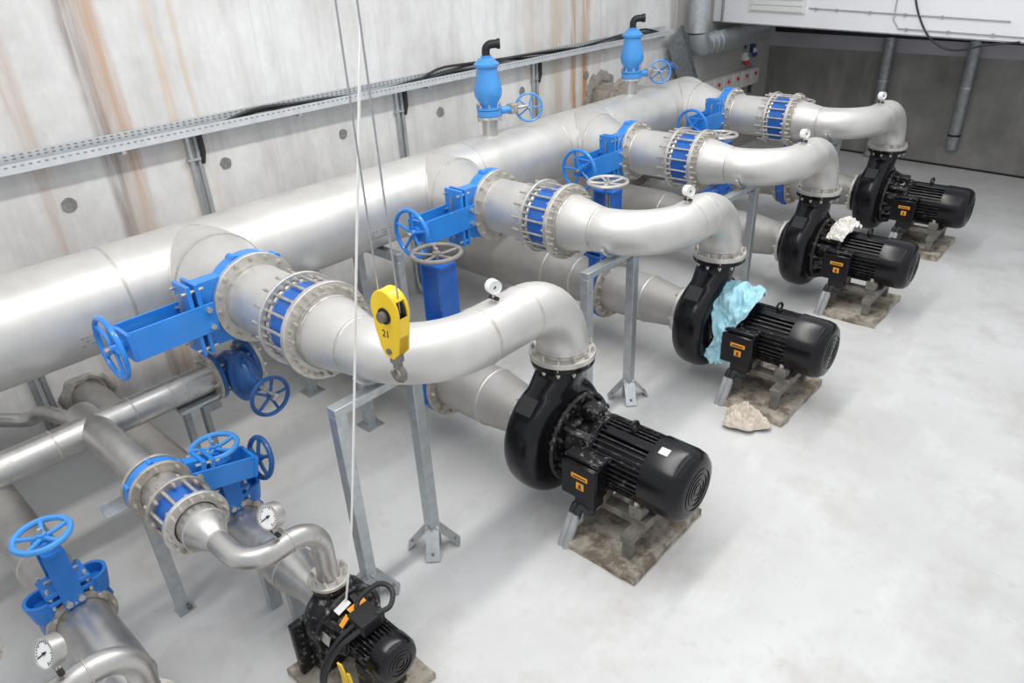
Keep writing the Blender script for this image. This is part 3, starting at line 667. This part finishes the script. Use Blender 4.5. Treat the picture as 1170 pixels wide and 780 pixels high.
def plinth(O, i, x0=.33, x1=.86, y0=-.43, y1=.36, h=.055, label=None, group='pump plinths'):
    mb = MB(); nx, ny = 10, 8; vs = []; fs = []
    # low slab with broken edges
    ring = []
    for k in range(40):
        q = k / 40
        if q < .25: p = (x0 + (x1 - x0) * q * 4, y0)
        elif q < .5: p = (x1, y0 + (y1 - y0) * (q - .25) * 4)
        elif q < .75: p = (x1 - (x1 - x0) * (q - .5) * 4, y1)
        else: p = (x0, y1 - (y1 - y0) * (q - .75) * 4)
        j = noise.noise(V((p[0] * 9, p[1] * 9, i * 7.7))) * .016
        ring.append((p[0] + j, p[1] + j))
    for z, k in ((0, 1.0), (h - .008, 1.0), (h, .985)):
        cx, cy = (x0 + x1) / 2, (y0 + y1) / 2
        vs += [(cx + (a - cx) * k, cy + (b - cy) * k, z) for a, b in ring]
    n = 40
    for a in range(2): fs += [(a * n + k, a * n + (k + 1) % n, (a + 1) * n + (k + 1) % n, (a + 1) * n + k) for k in range(n)]
    fs += [tuple(range(2 * n, 3 * n)), tuple(reversed(range(n)))]
    mb.add(vs, fs); base = V(((x0 + x1) / 2, (y0 + y1) / 2, 0))
    me = mesh('plinth', mb, 'plinth', base); o = bpy.data.objects.new('pump_plinth', me); COL.objects.link(o); o.location = base + V(O)
    tag(o, label or ORD[i] + ' stained low concrete slab under a large black pump', 'plinth', group)
def suction(O, i):
    z = ZA; y = 0
    t = Thing('suction_pipe', (-2.3, y, z - .27), ORD[i] + ' large steel intake pipe from the wall to its upright blue valve', 'pipe', 'intake pipes from the wall', O)
    sh = t.part('pipe_shell', MB().lathe((WX - .05, y, z), (1, 0, 0), [(0, .27), (1.70, .27), (2.0, .213), (2.22, .213)], 44), 'dull_steel')
    seam(t, (WX + 1.65, y, z), (1, 0, 0), .27, sh); seam(t, (WX + 1.95, y, z), (1, 0, 0), .214, sh)
    flange(t, (-1.175, y, z), (1, 0, 0), .213, .285, .03, 16, 'dirty_flange')
    wallring(O[1], z, .29)
    knife_gate((-1.10, y, z - .285), (-1.105, y, z), (1, 0, 0), (0, 0, 1), .285, ORD[i] + ' upright blue gate valve with grey handwheel on its intake pipe', 'upright gate valves on the large intake pipes', O, 'liner', 'wheel_grey' if i in (0,) else 'flange_steel', .56, .17, .17, .44, blen=.36, paintyoke='liner')
    t = Thing('suction_pipe', (-.6, y, z - .25), ORD[i] + ' tapered steel intake pipe between upright valve and black pump', 'pipe', 'tapered intake pipes at the pumps', O)
    sh = t.part('pipe_shell', MB().tube([(-1.05, y, z), (-.62, y, z), (-.30, -.015, z), (-.22, -.02, z)], [.213, .213, .165, .165], 44, False), 'dull_steel')
    seam(t, (-.62, y, z), (1, 0, 0), .213, sh)
    flange(t, (-1.035, y, z), (1, 0, 0), .213, .285, .03, 16, 'dirty_flange')
    flange(t, (-.255, -.02, z), (1, 0, 0), .165, .225, .03, 12, 'flange_steel')
WLAB = ['nearest blue gate valve with long yoke pointing left under the header', 'second blue gate valve with yoke pointing left, above a grey handwheel', 'third blue gate valve with yoke pointing left', 'farthest blue gate valve with yoke pointing left']
for i in range(4):
    O = (0, i * S, 0); yb = YB[i]
    knife_gate((XV, yb, ZP - .285), (XV, yb, ZP), (1, 0, 0), (0, -1, 0), .285, WLAB[i], 'gate valves on the large branches', O, blen=.35, yoke=.44, wheelR=.18, ywid=.18, bodyw=.42, ns_ph=.25 * i)
    spool(O, i, yb); coupling(O, i, yb); discharge(O, i, yb); support(O, i, yb); pump(O, i); plinth(O, i); suction(O, i)

# ------------------------------------------------------------------ medium header and small pumps
MZ = .965; MX = -1.79; MR = .094
t = Thing('small_header_pipe', (MX, -2.5, MZ - MR), 'mid-sized shiny steel header pipe low at the left, under the large one', 'pipe')
sh = t.part('pipe_shell', MB().tube([(MX, -6, MZ), (MX, -1.47, MZ)], MR, 36), 'bright_steel')
SB = -2.20
for y in (SB - .22, SB + .22, -1.75, -1.66): seam(t, (MX, y, MZ), (0, 1, 0), MR, sh, .006)
for k in range(2):
    b = t.part('branch', MB().tube([(MX, SB - k * 1.02, MZ), (-1.01, SB - k * 1.02, MZ)], MR * 1.02, 36), 'bright_steel')
    t.part('back_branch', MB().tube([(MX, SB - k * 1.02, MZ), (MX - .20, SB - k * 1.02, MZ)], MR * 1.02, 36), 'bright_steel', b)
    flange(t, (-.995, SB - k * 1.02, MZ), (1, 0, 0), MR, .165, .022, 8, 'dirty_flange', .012, b)
flange(t, (MX, -1.467, MZ), (0, 1, 0), MR, .165, .022, 8, 'dirty_flange', .012)
t = Thing('wall_pipe', (WX + .1, -2.3, .62), 'thin dull steel pipe bent along the wall behind the small header', 'pipe')
t.part('pipe_shell', MB().tube(spline([(WX + .14, -2.9, .80), (WX + .16, -2.45, .56), (WX + .25, -2.30, .52), (WX + .45, -2.22, .62), (MX - .32, -2.18, .84), (MX - .08, -2.20, .94)], 6), .052, 20), 'bright_steel')
# soft-seated gate valve at the end of the small header
t = Thing('gate_valve', (MX, -1.28, MZ - .165), 'dark blue oval-bodied gate valve with handwheel at the end of the small header', 'valve')
for y in (-1.44, -1.20): t.part('flange', MB().ring((MX, y, MZ), (0, 1, 0), .05, .165, .03), 'dark_blue', bevel=.004)
t.part('bolts', MB().bolts((MX, -1.425, MZ), (0, 1, 0), .135, 8, .013).bolts((MX, -1.215, MZ), (0, -1, 0), .135, 8, .013), 'bolt', kind='stuff')
t.part('body', MB().lathe((MX, -1.45, MZ), (0, 1, 0), [(0, .10), (.05, .105), (.13, .13), (.21, .105), (.26, .10)], 28), 'dark_blue')
bon = MB(); n = 28; vs = []; fs = []
secs = [(0, .07, .13), (.14, .075, .15), (.15, .10, .18), (.185, .10, .18), (.19, .075, .15), (.26, .06, .12), (.30, .035, .05), (.36, .035, .04)]
for h, a, b in secs:
    for k in range(n):
        q = 2 * pi * k / n; vs.append((MX + h, -1.32 + a * cos(q), MZ + b * sin(q)))
for a in range(len(secs) - 1): fs += [(a * n + k, a * n + (k + 1) % n, (a + 1) * n + (k + 1) % n, (a + 1) * n + k) for k in range(n)]
fs += [tuple(range(n)), tuple(reversed(range((len(secs) - 1) * n, len(secs) * n)))]
t.part('bonnet', MB().add(vs, fs), 'dark_blue')
t.part('stem', MB().cyl((MX + .34, -1.32, MZ), (MX + .56, -1.32, MZ), .016, 10), 'bolt')
handwheel(t, (MX + .50, -1.33, MZ - .02), (1, 0, 0), .125, 'dark_blue', 5, .014)
t = Thing('blind_flange', (MX, -1.10, MZ - .165), 'stained steel end plate bolted to the dark blue oval-bodied valve', 'flange')
t.part('plate', MB().cyl((MX, -1.183, MZ), (MX, -1.16, MZ), .165, 32), 'dirty_flange'); t.part('bolts', MB().bolts((MX, -1.16, MZ), (0, 1, 0), .135, 8, .013), 'bolt', kind='stuff')
t = Thing('header_support', (MX, -1.62, 0), 'slim twin-post stand under the right end of the small header', 'pipe support')
for y in (-1.68, -1.56): t.part('post', MB().bb((MX - .03, y - .018, 0), (MX + .03, y + .018, MZ - MR - .02)), 'dark_galv')
t.part('saddle_plate', MB().bb((MX - .06, -1.74, MZ - MR - .025), (MX + .10, -1.48, MZ - MR)), 'galv')
t.part('bracket', MB().bb((MX + .06, -1.60, MZ - MR - .09), (MX + .10, -1.48, MZ - MR - .02)), 'dark_galv')

SY = -1.83
SZ = .40
def small_pump_line(k):
    O = (0, -.9 * k, 0); z = MZ
    yb = SB - .12 * k; vx = -.95
    who = ['the small pump in view', 'the small pump below the picture edge'][k]
    far = ['small', 'foreground small'][k]
    # discharge side
    knife_gate((vx, yb, z - .16), (vx, yb, z), (1, 0, 0), (0, 1 - 2 * k, -.27), .16, ['small blue gate valve with yoke pointing right above the clear floor', 'small blue branch gate valve just outside the left picture edge'][k], 'small branch gate valves', O, 'blue', 'dark_blue', .31, .13, .12, .22, thick=.06, blen=.20, ns_ph=.1)
    t = Thing('pipe_coupling', (-.72, yb, z - .16), far + ' steel coupling with two flanges and blue sleeve after the small gate valve', 'coupling', 'small tie-rod couplings', O)
    t.part('pipe_shell', MB().tube([(-.91, yb, z), (-.70, yb, z)], .112, 36, False), 'bright_steel')
    flange(t, (-.905, yb, z), (1, 0, 0), .112, .165, .022, 8, 'dirty_flange', .013)
    flange(t, (-.71, yb, z), (1, 0, 0), .112, .165, .020, 8, 'dirty_flange', .013)
    t.part('sleeve', MB().lathe((-.70, yb, z), (1, 0, 0), [(0, .115), (0, .122), (.18, .122), (.18, .115)], 32), 'liner')
    u, v, a = frame((1, 0, 0))
    for j in range(8):
        q = 2 * pi * (j + .5) / 8; e = (u * cos(q) + v * sin(q)) * .142
        t.part('tie_rod', MB().cyl(V((-.77, yb, z)) + e, V((-.49, yb, z)) + e, .010, 8), 'bolt')
    t = Thing('discharge_pipe', (-.05, SY, .62), ['small', 'foreground small'][k] + ' S-bent shiny steel pipe dropping to ' + who, 'pipe', 'small S-bent discharge pipes', O)
    flange(t, (-.53, yb, z), (1, 0, 0), .112, .165, .024, 8, 'flange_steel', .013)
    r = .054; rb = .15; re = .15; x0 = -.06; zz = z + .0
    t.part('reducer', MB().lathe((-.53, yb, z), (1, 0, 0), [(0, .108), (.09, .108), (.20, r)], 36), 'bright_steel')
    seam(t, (-.45, yb, z), (1, 0, 0), .108, None, .007)
    bend = arc((x0 - rb, yb + rb, z), (0, -rb, 0), (rb, 0, 0), 0, pi / 2, 12)
    pts = [(-.335, yb, z), (-.28, yb, z)] + bend
    if yb + rb < SY - re - .01: pts.append(V((x0, SY - re, z)))
    pts += arc((x0, SY - re, z - re), (0, 0, re), (0, re, 0), 0, pi / 2, 12)[1:] + [V((x0, SY, .62))]
    sh = t.part('pipe_shell', MB().tube(pts, r, 32, False), 'bright_steel')
    seam(t, (-.33, yb, z), (1, 0, 0), r, sh, .006); seam(t, (x0, SY - re - .005, z), (0, 1, 0), r, sh, .005)
    flange(t, (x0, SY, .612), (0, 0, 1), r, .105, .022, 8, 'flange_steel', .012)
    gauge((x0 - .01, SY - re - .05 - .03 * k, z + r - .012), (.25, -.85, .45), .062, .085, ['round steel pressure gauge on the small S-bent pipe', 'round steel pressure gauge at the lower left picture edge'][k], 'gauges on the small pipes', O, True)
    t = Thing('leg_post', (-1.08, yb - .06, 0), far + ' slanting flat steel leg under the coupling', 'pipe support', 'flat legs under the small couplings', O)
    t.part('leg', MB().beam((-1.08, yb - .06, z - MR - .02), (-1.08, yb - .06, 0), .07, .03, (1, 0, 0)), 'galv')
    t.part('foot_plate', MB().bb((-1.12, yb - .10, 0), (-1.04, yb + .0, .01)), 'galv'); t.part('anchor_bolt', MB().cyl((-1.05, yb - .03, .01), (-1.05, yb - .03, .04), .012, 6), 'dirty_steel')
    t = Thing('angle_bracket', (-1.2, yb - .15, z - .2), far + ' galvanised angle bracket under the branch pipe beside the flange', 'bracket', 'small angle brackets', O)
    t.part('angle', MB().bb((-1.18, yb - .24, z - MR - .05), (-1.10, yb + .1, z - MR - .042)).bb((-1.18, yb - .24, z - MR - .05), (-1.172, yb + .1, z - MR + .0)), 'galv')
    # suction side
    t = Thing('suction_pipe', (-2.2, SY, SZ - .12), far + ' steel floor pipe from the wall to the upright blue valve', 'pipe', 'small intake pipes from the wall', O)
    sh = t.part('pipe_shell', MB().tube([(WX, SY, SZ), (-1.10, SY, SZ)], .128, 32, False), 'bright_steel')
    flange(t, (-1.11, SY, SZ), (1, 0, 0), .128, .17, .022, 8, 'dirty_flange', .013)
    seam(t, (-1.6, SY, SZ), (1, 0, 0), .128, sh, .006)
    wallring(SY + O[1], SZ, .14)
    t.part('pipe_foot', MB().bb((-1.75, SY - .08, 0), (-1.69, SY + .08, SZ - .10)), 'dirty_steel')
    knife_gate((-1.06, SY, SZ - .17), (-1.06, SY, SZ), (1, 0, 0), (0, 0, 1), .17, ['small upright blue gate valve with light blue handwheel half hidden behind the branch coupling', 'small upright blue gate valve with worn paint and blue handwheel, lower left'][k], 'small upright gate valves', O, 'worn_blue', 'sky_blue', .29, .10, .125, .20, thick=.07, blen=.19, lugs=True, paintyoke='worn_blue', ns_ph=.3)
    t = Thing('suction_pipe', (-.6, SY, SZ - .13), far + ' dull steel intake pipe with flange leading to the small pump', 'pipe', 'small intake pipes at the pumps', O)
    sh = t.part('pipe_shell', MB().tube([(-1.02, SY, SZ), (-.45, SY, SZ), (-.28, SY, SZ - .02), (-.16, SY, SZ - .02)], [.128, .128, .085, .085], 32, False), 'bright_steel')
    flange(t, (-1.01, SY, SZ), (1, 0, 0), .128, .17, .022, 8, 'dirty_flange', .013)
    seam(t, (-.45, SY, SZ), (1, 0, 0), .128, sh, .006)
    t.part('pipe_foot', MB().bb((-.52, SY - .05, 0), (-.47, SY + .05, SZ - .11)), 'galv'); t.part('pipe_foot', MB().bb((-.72, SY - .09, 0), (-.66, SY - .02, SZ - .11)), 'galv')
    # pump
    c = SZ - .02
    t = Thing('pump', (.15, SY, .05), ['small dusty black pump with yellow strap and orange labels', 'small black pump at the bottom left, mostly outside the picture'][k], 'pump', 'small black pumps', O)
    t.part('volute_casing', MB().lathe((-.05, SY, c), (1, 0, 0), [(-.08, 0), (-.08, .12), (-.055, .165), (-.02, .185), (.03, .185), (.06, .165), (.08, .15), (.085, 0)], 36), 'black_dirty')
    t.part('outlet_neck', MB().lathe((-.05, SY, c + .09), (0, 0, 1), [(0, .10), (.07, .075), (.10, .066), (.105, .10), (.125, .10), (.125, 0)], 28), 'black_dirty')
    t.part('cover_ring', MB().lathe((.035, SY, c), (1, 0, 0), [(0, .19), (.02, .195), (.03, .19), (.03, .1)], 32), 'black_dirty')
    br_ = t.part('bearing_bracket', MB().lathe((.06, SY, c), (1, 0, 0), [(0, .17), (.03, .12), (.09, .11), (.11, .125), (.13, .125), (.13, 0)], 28), 'black_dirty')
    for j in range(6):
        q = 2 * pi * (j + .3) / 6; t.part('bracket_rib', MB().beam((.06, SY + .15 * cos(q), c + .15 * sin(q)), (.18, SY + .11 * cos(q), c + .11 * sin(q)), .035, .04, (0, cos(q), sin(q))), 'black_dirty', br_)
    body = t.part('motor_body', MB().lathe((.19, SY, c), (1, 0, 0), [(0, 0), (0, .118), (.02, .118), (.022, .098), (.17, .098), (.17, 0)], 32), 'black')
    fins = MB()
    for j in range(32):
        q = 2 * pi * (j + .5) / 32; e = V((0, cos(q), sin(q))); fins.box(V((.285, SY, c)) + e * .106, (.15, .006, .018), Matrix.Rotation(q - pi / 2, 3, 'X'))
    t.part('cooling_fins', fins, 'black_dirty', body, kind='stuff')
    fc = t.part('fan_cover', MB().lathe((.355, SY, c), (1, 0, 0), [(0, .10), (0, .12), (.07, .118), (.092, .105), (.10, .08), (.10, 0)], 32), 'black')
    gr = MB()
    for j in range(3): gr.ring((.456, SY, c), (1, 0, 0), .02 + j * .022, .027 + j * .022, .004, 24)
    t.part('fan_grille', gr, 'black', fc)
    bx = t.part('terminal_box', MB().box((.235, SY - .01, c + .145), (.115, .12, .07)), 'black_matt', bevel=.008)
    t.part('terminal_lid', MB().box((.235, SY - .01, c + .184), (.12, .125, .012)), 'black_matt', bx, bevel=.003)
    t.part('cable_loop', MB().tube(spline([(.19, SY - .03, c + .15), (.15, SY + .02, c + .20), (.19, SY + .12, c + .25), (.27, SY + .14, c + .25), (.31, SY + .09, c + .21), (.28, SY + .03, c + .19)], 6), .013, 10), 'cable', bx)
    for dx in (0, .05): t.part('supply_cable', MB().tube(spline([(.215 + dx, SY - .06, c + .15), (.17 + dx * .6, SY - .16, c + .06), (.14 + dx * .4, SY - .24, c - .08), (.15, SY - .27, .12)], 6), .014, 10), 'cable', bx)
    t.part('cable_conduit', MB().tube([(.15, SY - .26, .16), (.15, SY - .285, 0)], .024, 12), 'grey_tube')
    lb = t.part('orange_label', MB().box((.13, SY + .015, c + .150), (.03, .10, .004), Matrix.Rotation(radians(6), 3, 'Y')), 'orange', br_)
    t.part('orange_label', MB().box((.145, SY - .075, c + .128), (.03, .06, .004), Matrix.Rotation(radians(35), 3, 'X')), 'orange', br_); t.part('white_label', MB().box((.085, SY - .04, c + .155), (.05, .08, .004), Matrix.Rotation(radians(14), 3, 'X')), 'white', br_)
    t.part('name_plate', MB().box((.09, SY - .165, c + .045), (.07, .004, .05), Matrix.Rotation(radians(-20), 3, 'X')), 'flange_steel', br_)
    t.part('casing_foot', MB().bb((-.14, SY - .16, .04), (-.02, SY + .16, c - .10)), 'black_dirty', bevel=.008)
    t.part('casing_side', MB().bb((-.15, SY - .235, .05), (-.11, SY + .0, c + .02)), 'black_dirty', bevel=.008)
    t.part('motor_foot', MB().bb((.20, SY - .10, .05), (.33, SY + .10, c - .09)), 'black_dirty', bevel=.006)
    plinth(O, 5 + k, -.22, .40, SY - .27, SY + .22, .05, ['stained low slab under the small dusty black pump', 'stained low slab under the pump cut off by the picture edge'][k], 'small pump plinths')
    if k == 0:
        t = Thing('strap', (.28, SY - .20, 0), 'yellow strap hanging beside the small dusty black pump', 'strap')
        t.part('strap_band', MB().prism([(0, .38), (.035, .39), (.06, .32), (.05, .0), (.0, .0), (.015, .30)], (.25, SY - .21, .05), (1, 0, 0), (0, 0, 1), (0, 1, 0), .008), 'yellow')
        t.part('strap_band', MB().prism([(0, .35), (.025, .36), (.035, .30), (.03, .0), (.0, .0), (.008, .28)], (.31, SY - .205, .05), (1, 0, 0), (0, 0, 1), (0, 1, 0), .006), 'yellow')
for k in range(2): small_pump_line(k)

# ------------------------------------------------------------------ rags
def rag(name, label, pts_fn, nu, nv, mat, base, amp, seed, freq=7):
    mb = MB(); vs = []; fs = []
    for a in range(nu + 1):
        for b in range(nv + 1):
            p, nrm = pts_fn(a / nu, b / nv); p = V(p)
            d_ = p - V(base); q = V((d_.x * 1.35 + d_.z * .7, d_.y * 1.0 - d_.z * .3, d_.z * .75 - d_.x * .5)) * freq + V((seed, seed * 2, 0)); f = (1 - abs(noise.noise(q)) * 2.4) * .6 + (1 - abs(noise.noise(q * 2.3)) * 2.4) * .42 + noise.noise(q * 4) * .08
            vs.append(p + V(nrm) * amp * f)
    for a in range(nu):
        for b in range(nv): fs.append((a * (nv + 1) + b, (a + 1) * (nv + 1) + b, (a + 1) * (nv + 1) + b + 1, a * (nv + 1) + b + 1))
    mb.add(vs, fs); o = single(name, mb, mat, label, 'cloth', base=base)
    k = o.modifiers.new('thick', 'SOLIDIFY'); k.thickness = .006; k = o.modifiers.new('sub', 'SUBSURF'); k.levels = 1; k.render_levels = 1
    o.data.set_sharp_from_angle(angle=pi); return o
def drape1(u, v):
    # over the bracket of the second pump: x along the axis, angle from over the top to the near side
    q = radians(62 + 175 * u); half = .145 + .04 * sin(u * 7) - .045 * u; x = .255 - .10 * max(0, u - .45) * 1.2 + (v - .5) * 2 * half + .02 * sin(u * 11 + v * 4)
    R = .285 + .085 * sin(pi * min(1, u * 1.9)) * (1 - abs(v - .5))
    y, z = R * cos(q), R * sin(q)
    if u > .66: z = R * sin(radians(62 + 175 * .66)) - (u - .66) * .62; y = R * cos(radians(62 + 175 * .66)) - .01 * u
    return (x, S + y, ZA + z), (0, cos(q), sin(q))
rag('cloth', 'crumpled light blue cloth draped over the second black pump', drape1, 70, 50, 'cyan_cloth', (.24, S, ZA + .2), .062, 3.3, 8)
def drape2(u, v):
    q = radians(70 + 70 * u); half = .10 - .03 * abs(u - .4); x = .35 + (v - .5) * 2 * half - .05 * u
    R = .275 + .07 * sin(pi * u) * sin(pi * v)
    return (x, 2 * S + R * cos(q), ZA + R * sin(q)), (0, cos(q), sin(q))
rag('cloth', 'crumpled white cloth lying on the third black pump', drape2, 46, 40, 'white_cloth', (.36, 2 * S, ZA + .25), .055, 8.1, 12)
def heap(u, v):
    q = 2 * pi * u; r = .15 * v * (1 + .16 * sin(3 * q + 1) + .12 * sin(5 * q)); z = .06 + .085 * (1 - v * v) ** .8 - .035 * v
    return (.615 + r * cos(q) * 1.05, S - .565 + r * sin(q) * .9, max(.012, z)), (.15 * cos(q), .15 * sin(q), 1 - .8 * v)
rag('cloth', 'crumpled beige rag on the floor before the second pump', heap, 90, 34, 'beige_cloth', (.60, S - .53, 0), .075, 5.7, 13)

# ------------------------------------------------------------------ hoist
r2v, u2v, fwv = r2, u2, fw
CAMP = V((2.4751, -3.085, 3.3479))
HC = V((.423, -1.579, 2.065)); HS = .72
t = Thing('hook_block', HC - V((0, 0, .36)), 'yellow crane hook block hanging before the nearest swan-necked pipe', 'hook block')
fn = V((.06, -1, 0)).normalized(); ax_ = V((fn.y * -1, fn.x, 0)); uz = V((0, 0, 1))
prof = []
for k in range(25):
    q = radians(-20 + 220 * k / 24); prof.append((.106 * cos(q) * HS, (.125 + .122 * sin(q)) * HS))
prof += [(a_ * HS, b_ * HS) for a_, b_ in [(-.095, .02), (-.07, -.10), (-.04, -.155), (.02, -.165), (.065, -.12), (.085, -.02)]]
TH = .052; uz = uz * HS; ax_ = ax_ * HS; prof = [(a_ / HS, b_ / HS) for a_, b_ in prof]
for s_ in (-1, 1):
    t.part('cheek_plate', MB().prism(prof, HC + fn * s_ * TH / 2, ax_, uz, fn, .012), 'yellow', bevel=.004)
rim = []
def band(a, b):
    mb = MB(); vs = []; fs = []
    idx = list(range(a, b))
    for k in idx:
        p = prof[k % len(prof)]
        for f in (.99, .94):
            for s_ in (-.5, .5): vs.append(HC + ax_ * p[0] * f + uz * ((p[1] - .05) * f + .05) + fn * s_ * TH)
    for j in range(len(idx) - 1):
        o = j * 4
        fs += [(o, o + 1, o + 5, o + 4), (o + 2, o + 6, o + 7, o + 3), (o, o + 4, o + 6, o + 2), (o + 1, o + 3, o + 7, o + 5)]
    return mb.add(vs, fs)
t.part('edge_band', band(6, 31), 'yellow'); t.part('edge_band', band(28, 33), 'yellow')
t.part('sheave', MB().lathe(HC + uz * .12 - fn * .018, fn, [(0, 0), (0, .068), (.008, .068), (.018, .054), (.028, .068), (.036, .068), (.036, 0)], 32), 'black_matt')
t.part('axle_bolt', MB().cyl(HC + uz * .10 - fn * (TH / 2 + .025), HC + uz * .10 + fn * (TH / 2 + .03), .022, 16), 'dirty_steel')
t.part('axle_collar', MB().ring(HC + uz * .10 + fn * (TH / 2 + .008), fn, .02, .034, .006, 20), 'black_matt')
t.part('pin', MB().cyl(HC - uz * .115 - fn * .06, HC - uz * .115 + fn * (TH / 2 + .014), .013, 10), 'dirty_steel')
fc_ = bpy.data.curves.new('numerals', 'FONT'); fc_.body = '21'; fc_.size = .06; fc_.extrude = .001; fc_.align_x = 'CENTER'
fo = bpy.data.objects.new('numerals_tmp', fc_); COL.objects.link(fo)
me = bpy.data.meshes.new_from_object(fo.evaluated_get(bpy.context.evaluated_depsgraph_get())); bpy.data.objects.remove(fo); me.name = 'painted_numerals'
me.materials.clear(); me.materials.append(M['ink']); no = bpy.data.objects.new('painted_numerals', me); COL.objects.link(no); no.parent = t.o
mw = Matrix((ax_, uz, fn)).transposed().to_4x4(); mw.translation = HC - t.b + fn * (TH / 2 + .0065) - uz * .03 - ax_ * .01; no.matrix_local = mw
k0 = HC - uz * .16
t.part('swivel', MB().cyl(k0 + uz * .02, k0 - uz * .035, .028, 14).cyl(k0 - uz * .03, k0 - uz * .075, .02, 12), 'dirty_steel')
hk = [k0 - uz * .06] + [k0 - uz * .115 + (ax_ * cos(radians(q)) + uz * sin(radians(q))) * .042 for q in range(95, -190, -20)]
t.part('hook', MB().tube(spline(hk, 3), [.015] * 100 if False else .0135, 10), 'dirty_steel')
t.part('latch', MB().tube([k0 - uz * .065, k0 - uz * .11 - ax_ * .04], .005, 6), 'bolt')
a = HC + uz * .12 - ax_ * .075; single('wire_rope', MB().tube([a, V((a.x, a.y, 6.0))], .0036, 8), 'rope', 'left steel wire rope holding the yellow hook block', 'rope', base=a)
a = HC + uz * .12 + ax_ * .075; single('wire_rope', MB().tube([a, V((a.x, a.y, 6.0)) - ax_ * .02], .0036, 8), 'rope', 'right steel wire rope holding the yellow hook block', 'rope', base=a)
b0 = V((.081, -1.87, .45))
single('cord', MB().tube(spline([b0, V((.085, -1.80, .70)), V((.105, -1.74, 1.0)), V((.159, -1.627, 1.731)), V((.205, -1.54, 2.33)), V((.236, -1.44, 2.93)), V((.235, -1.38, 3.3)), V((.20, -1.25, 4.6))], 6), .0055, 8), 'cord', 'white cord hanging from above down to the small dusty pump', 'cord', base=b0)
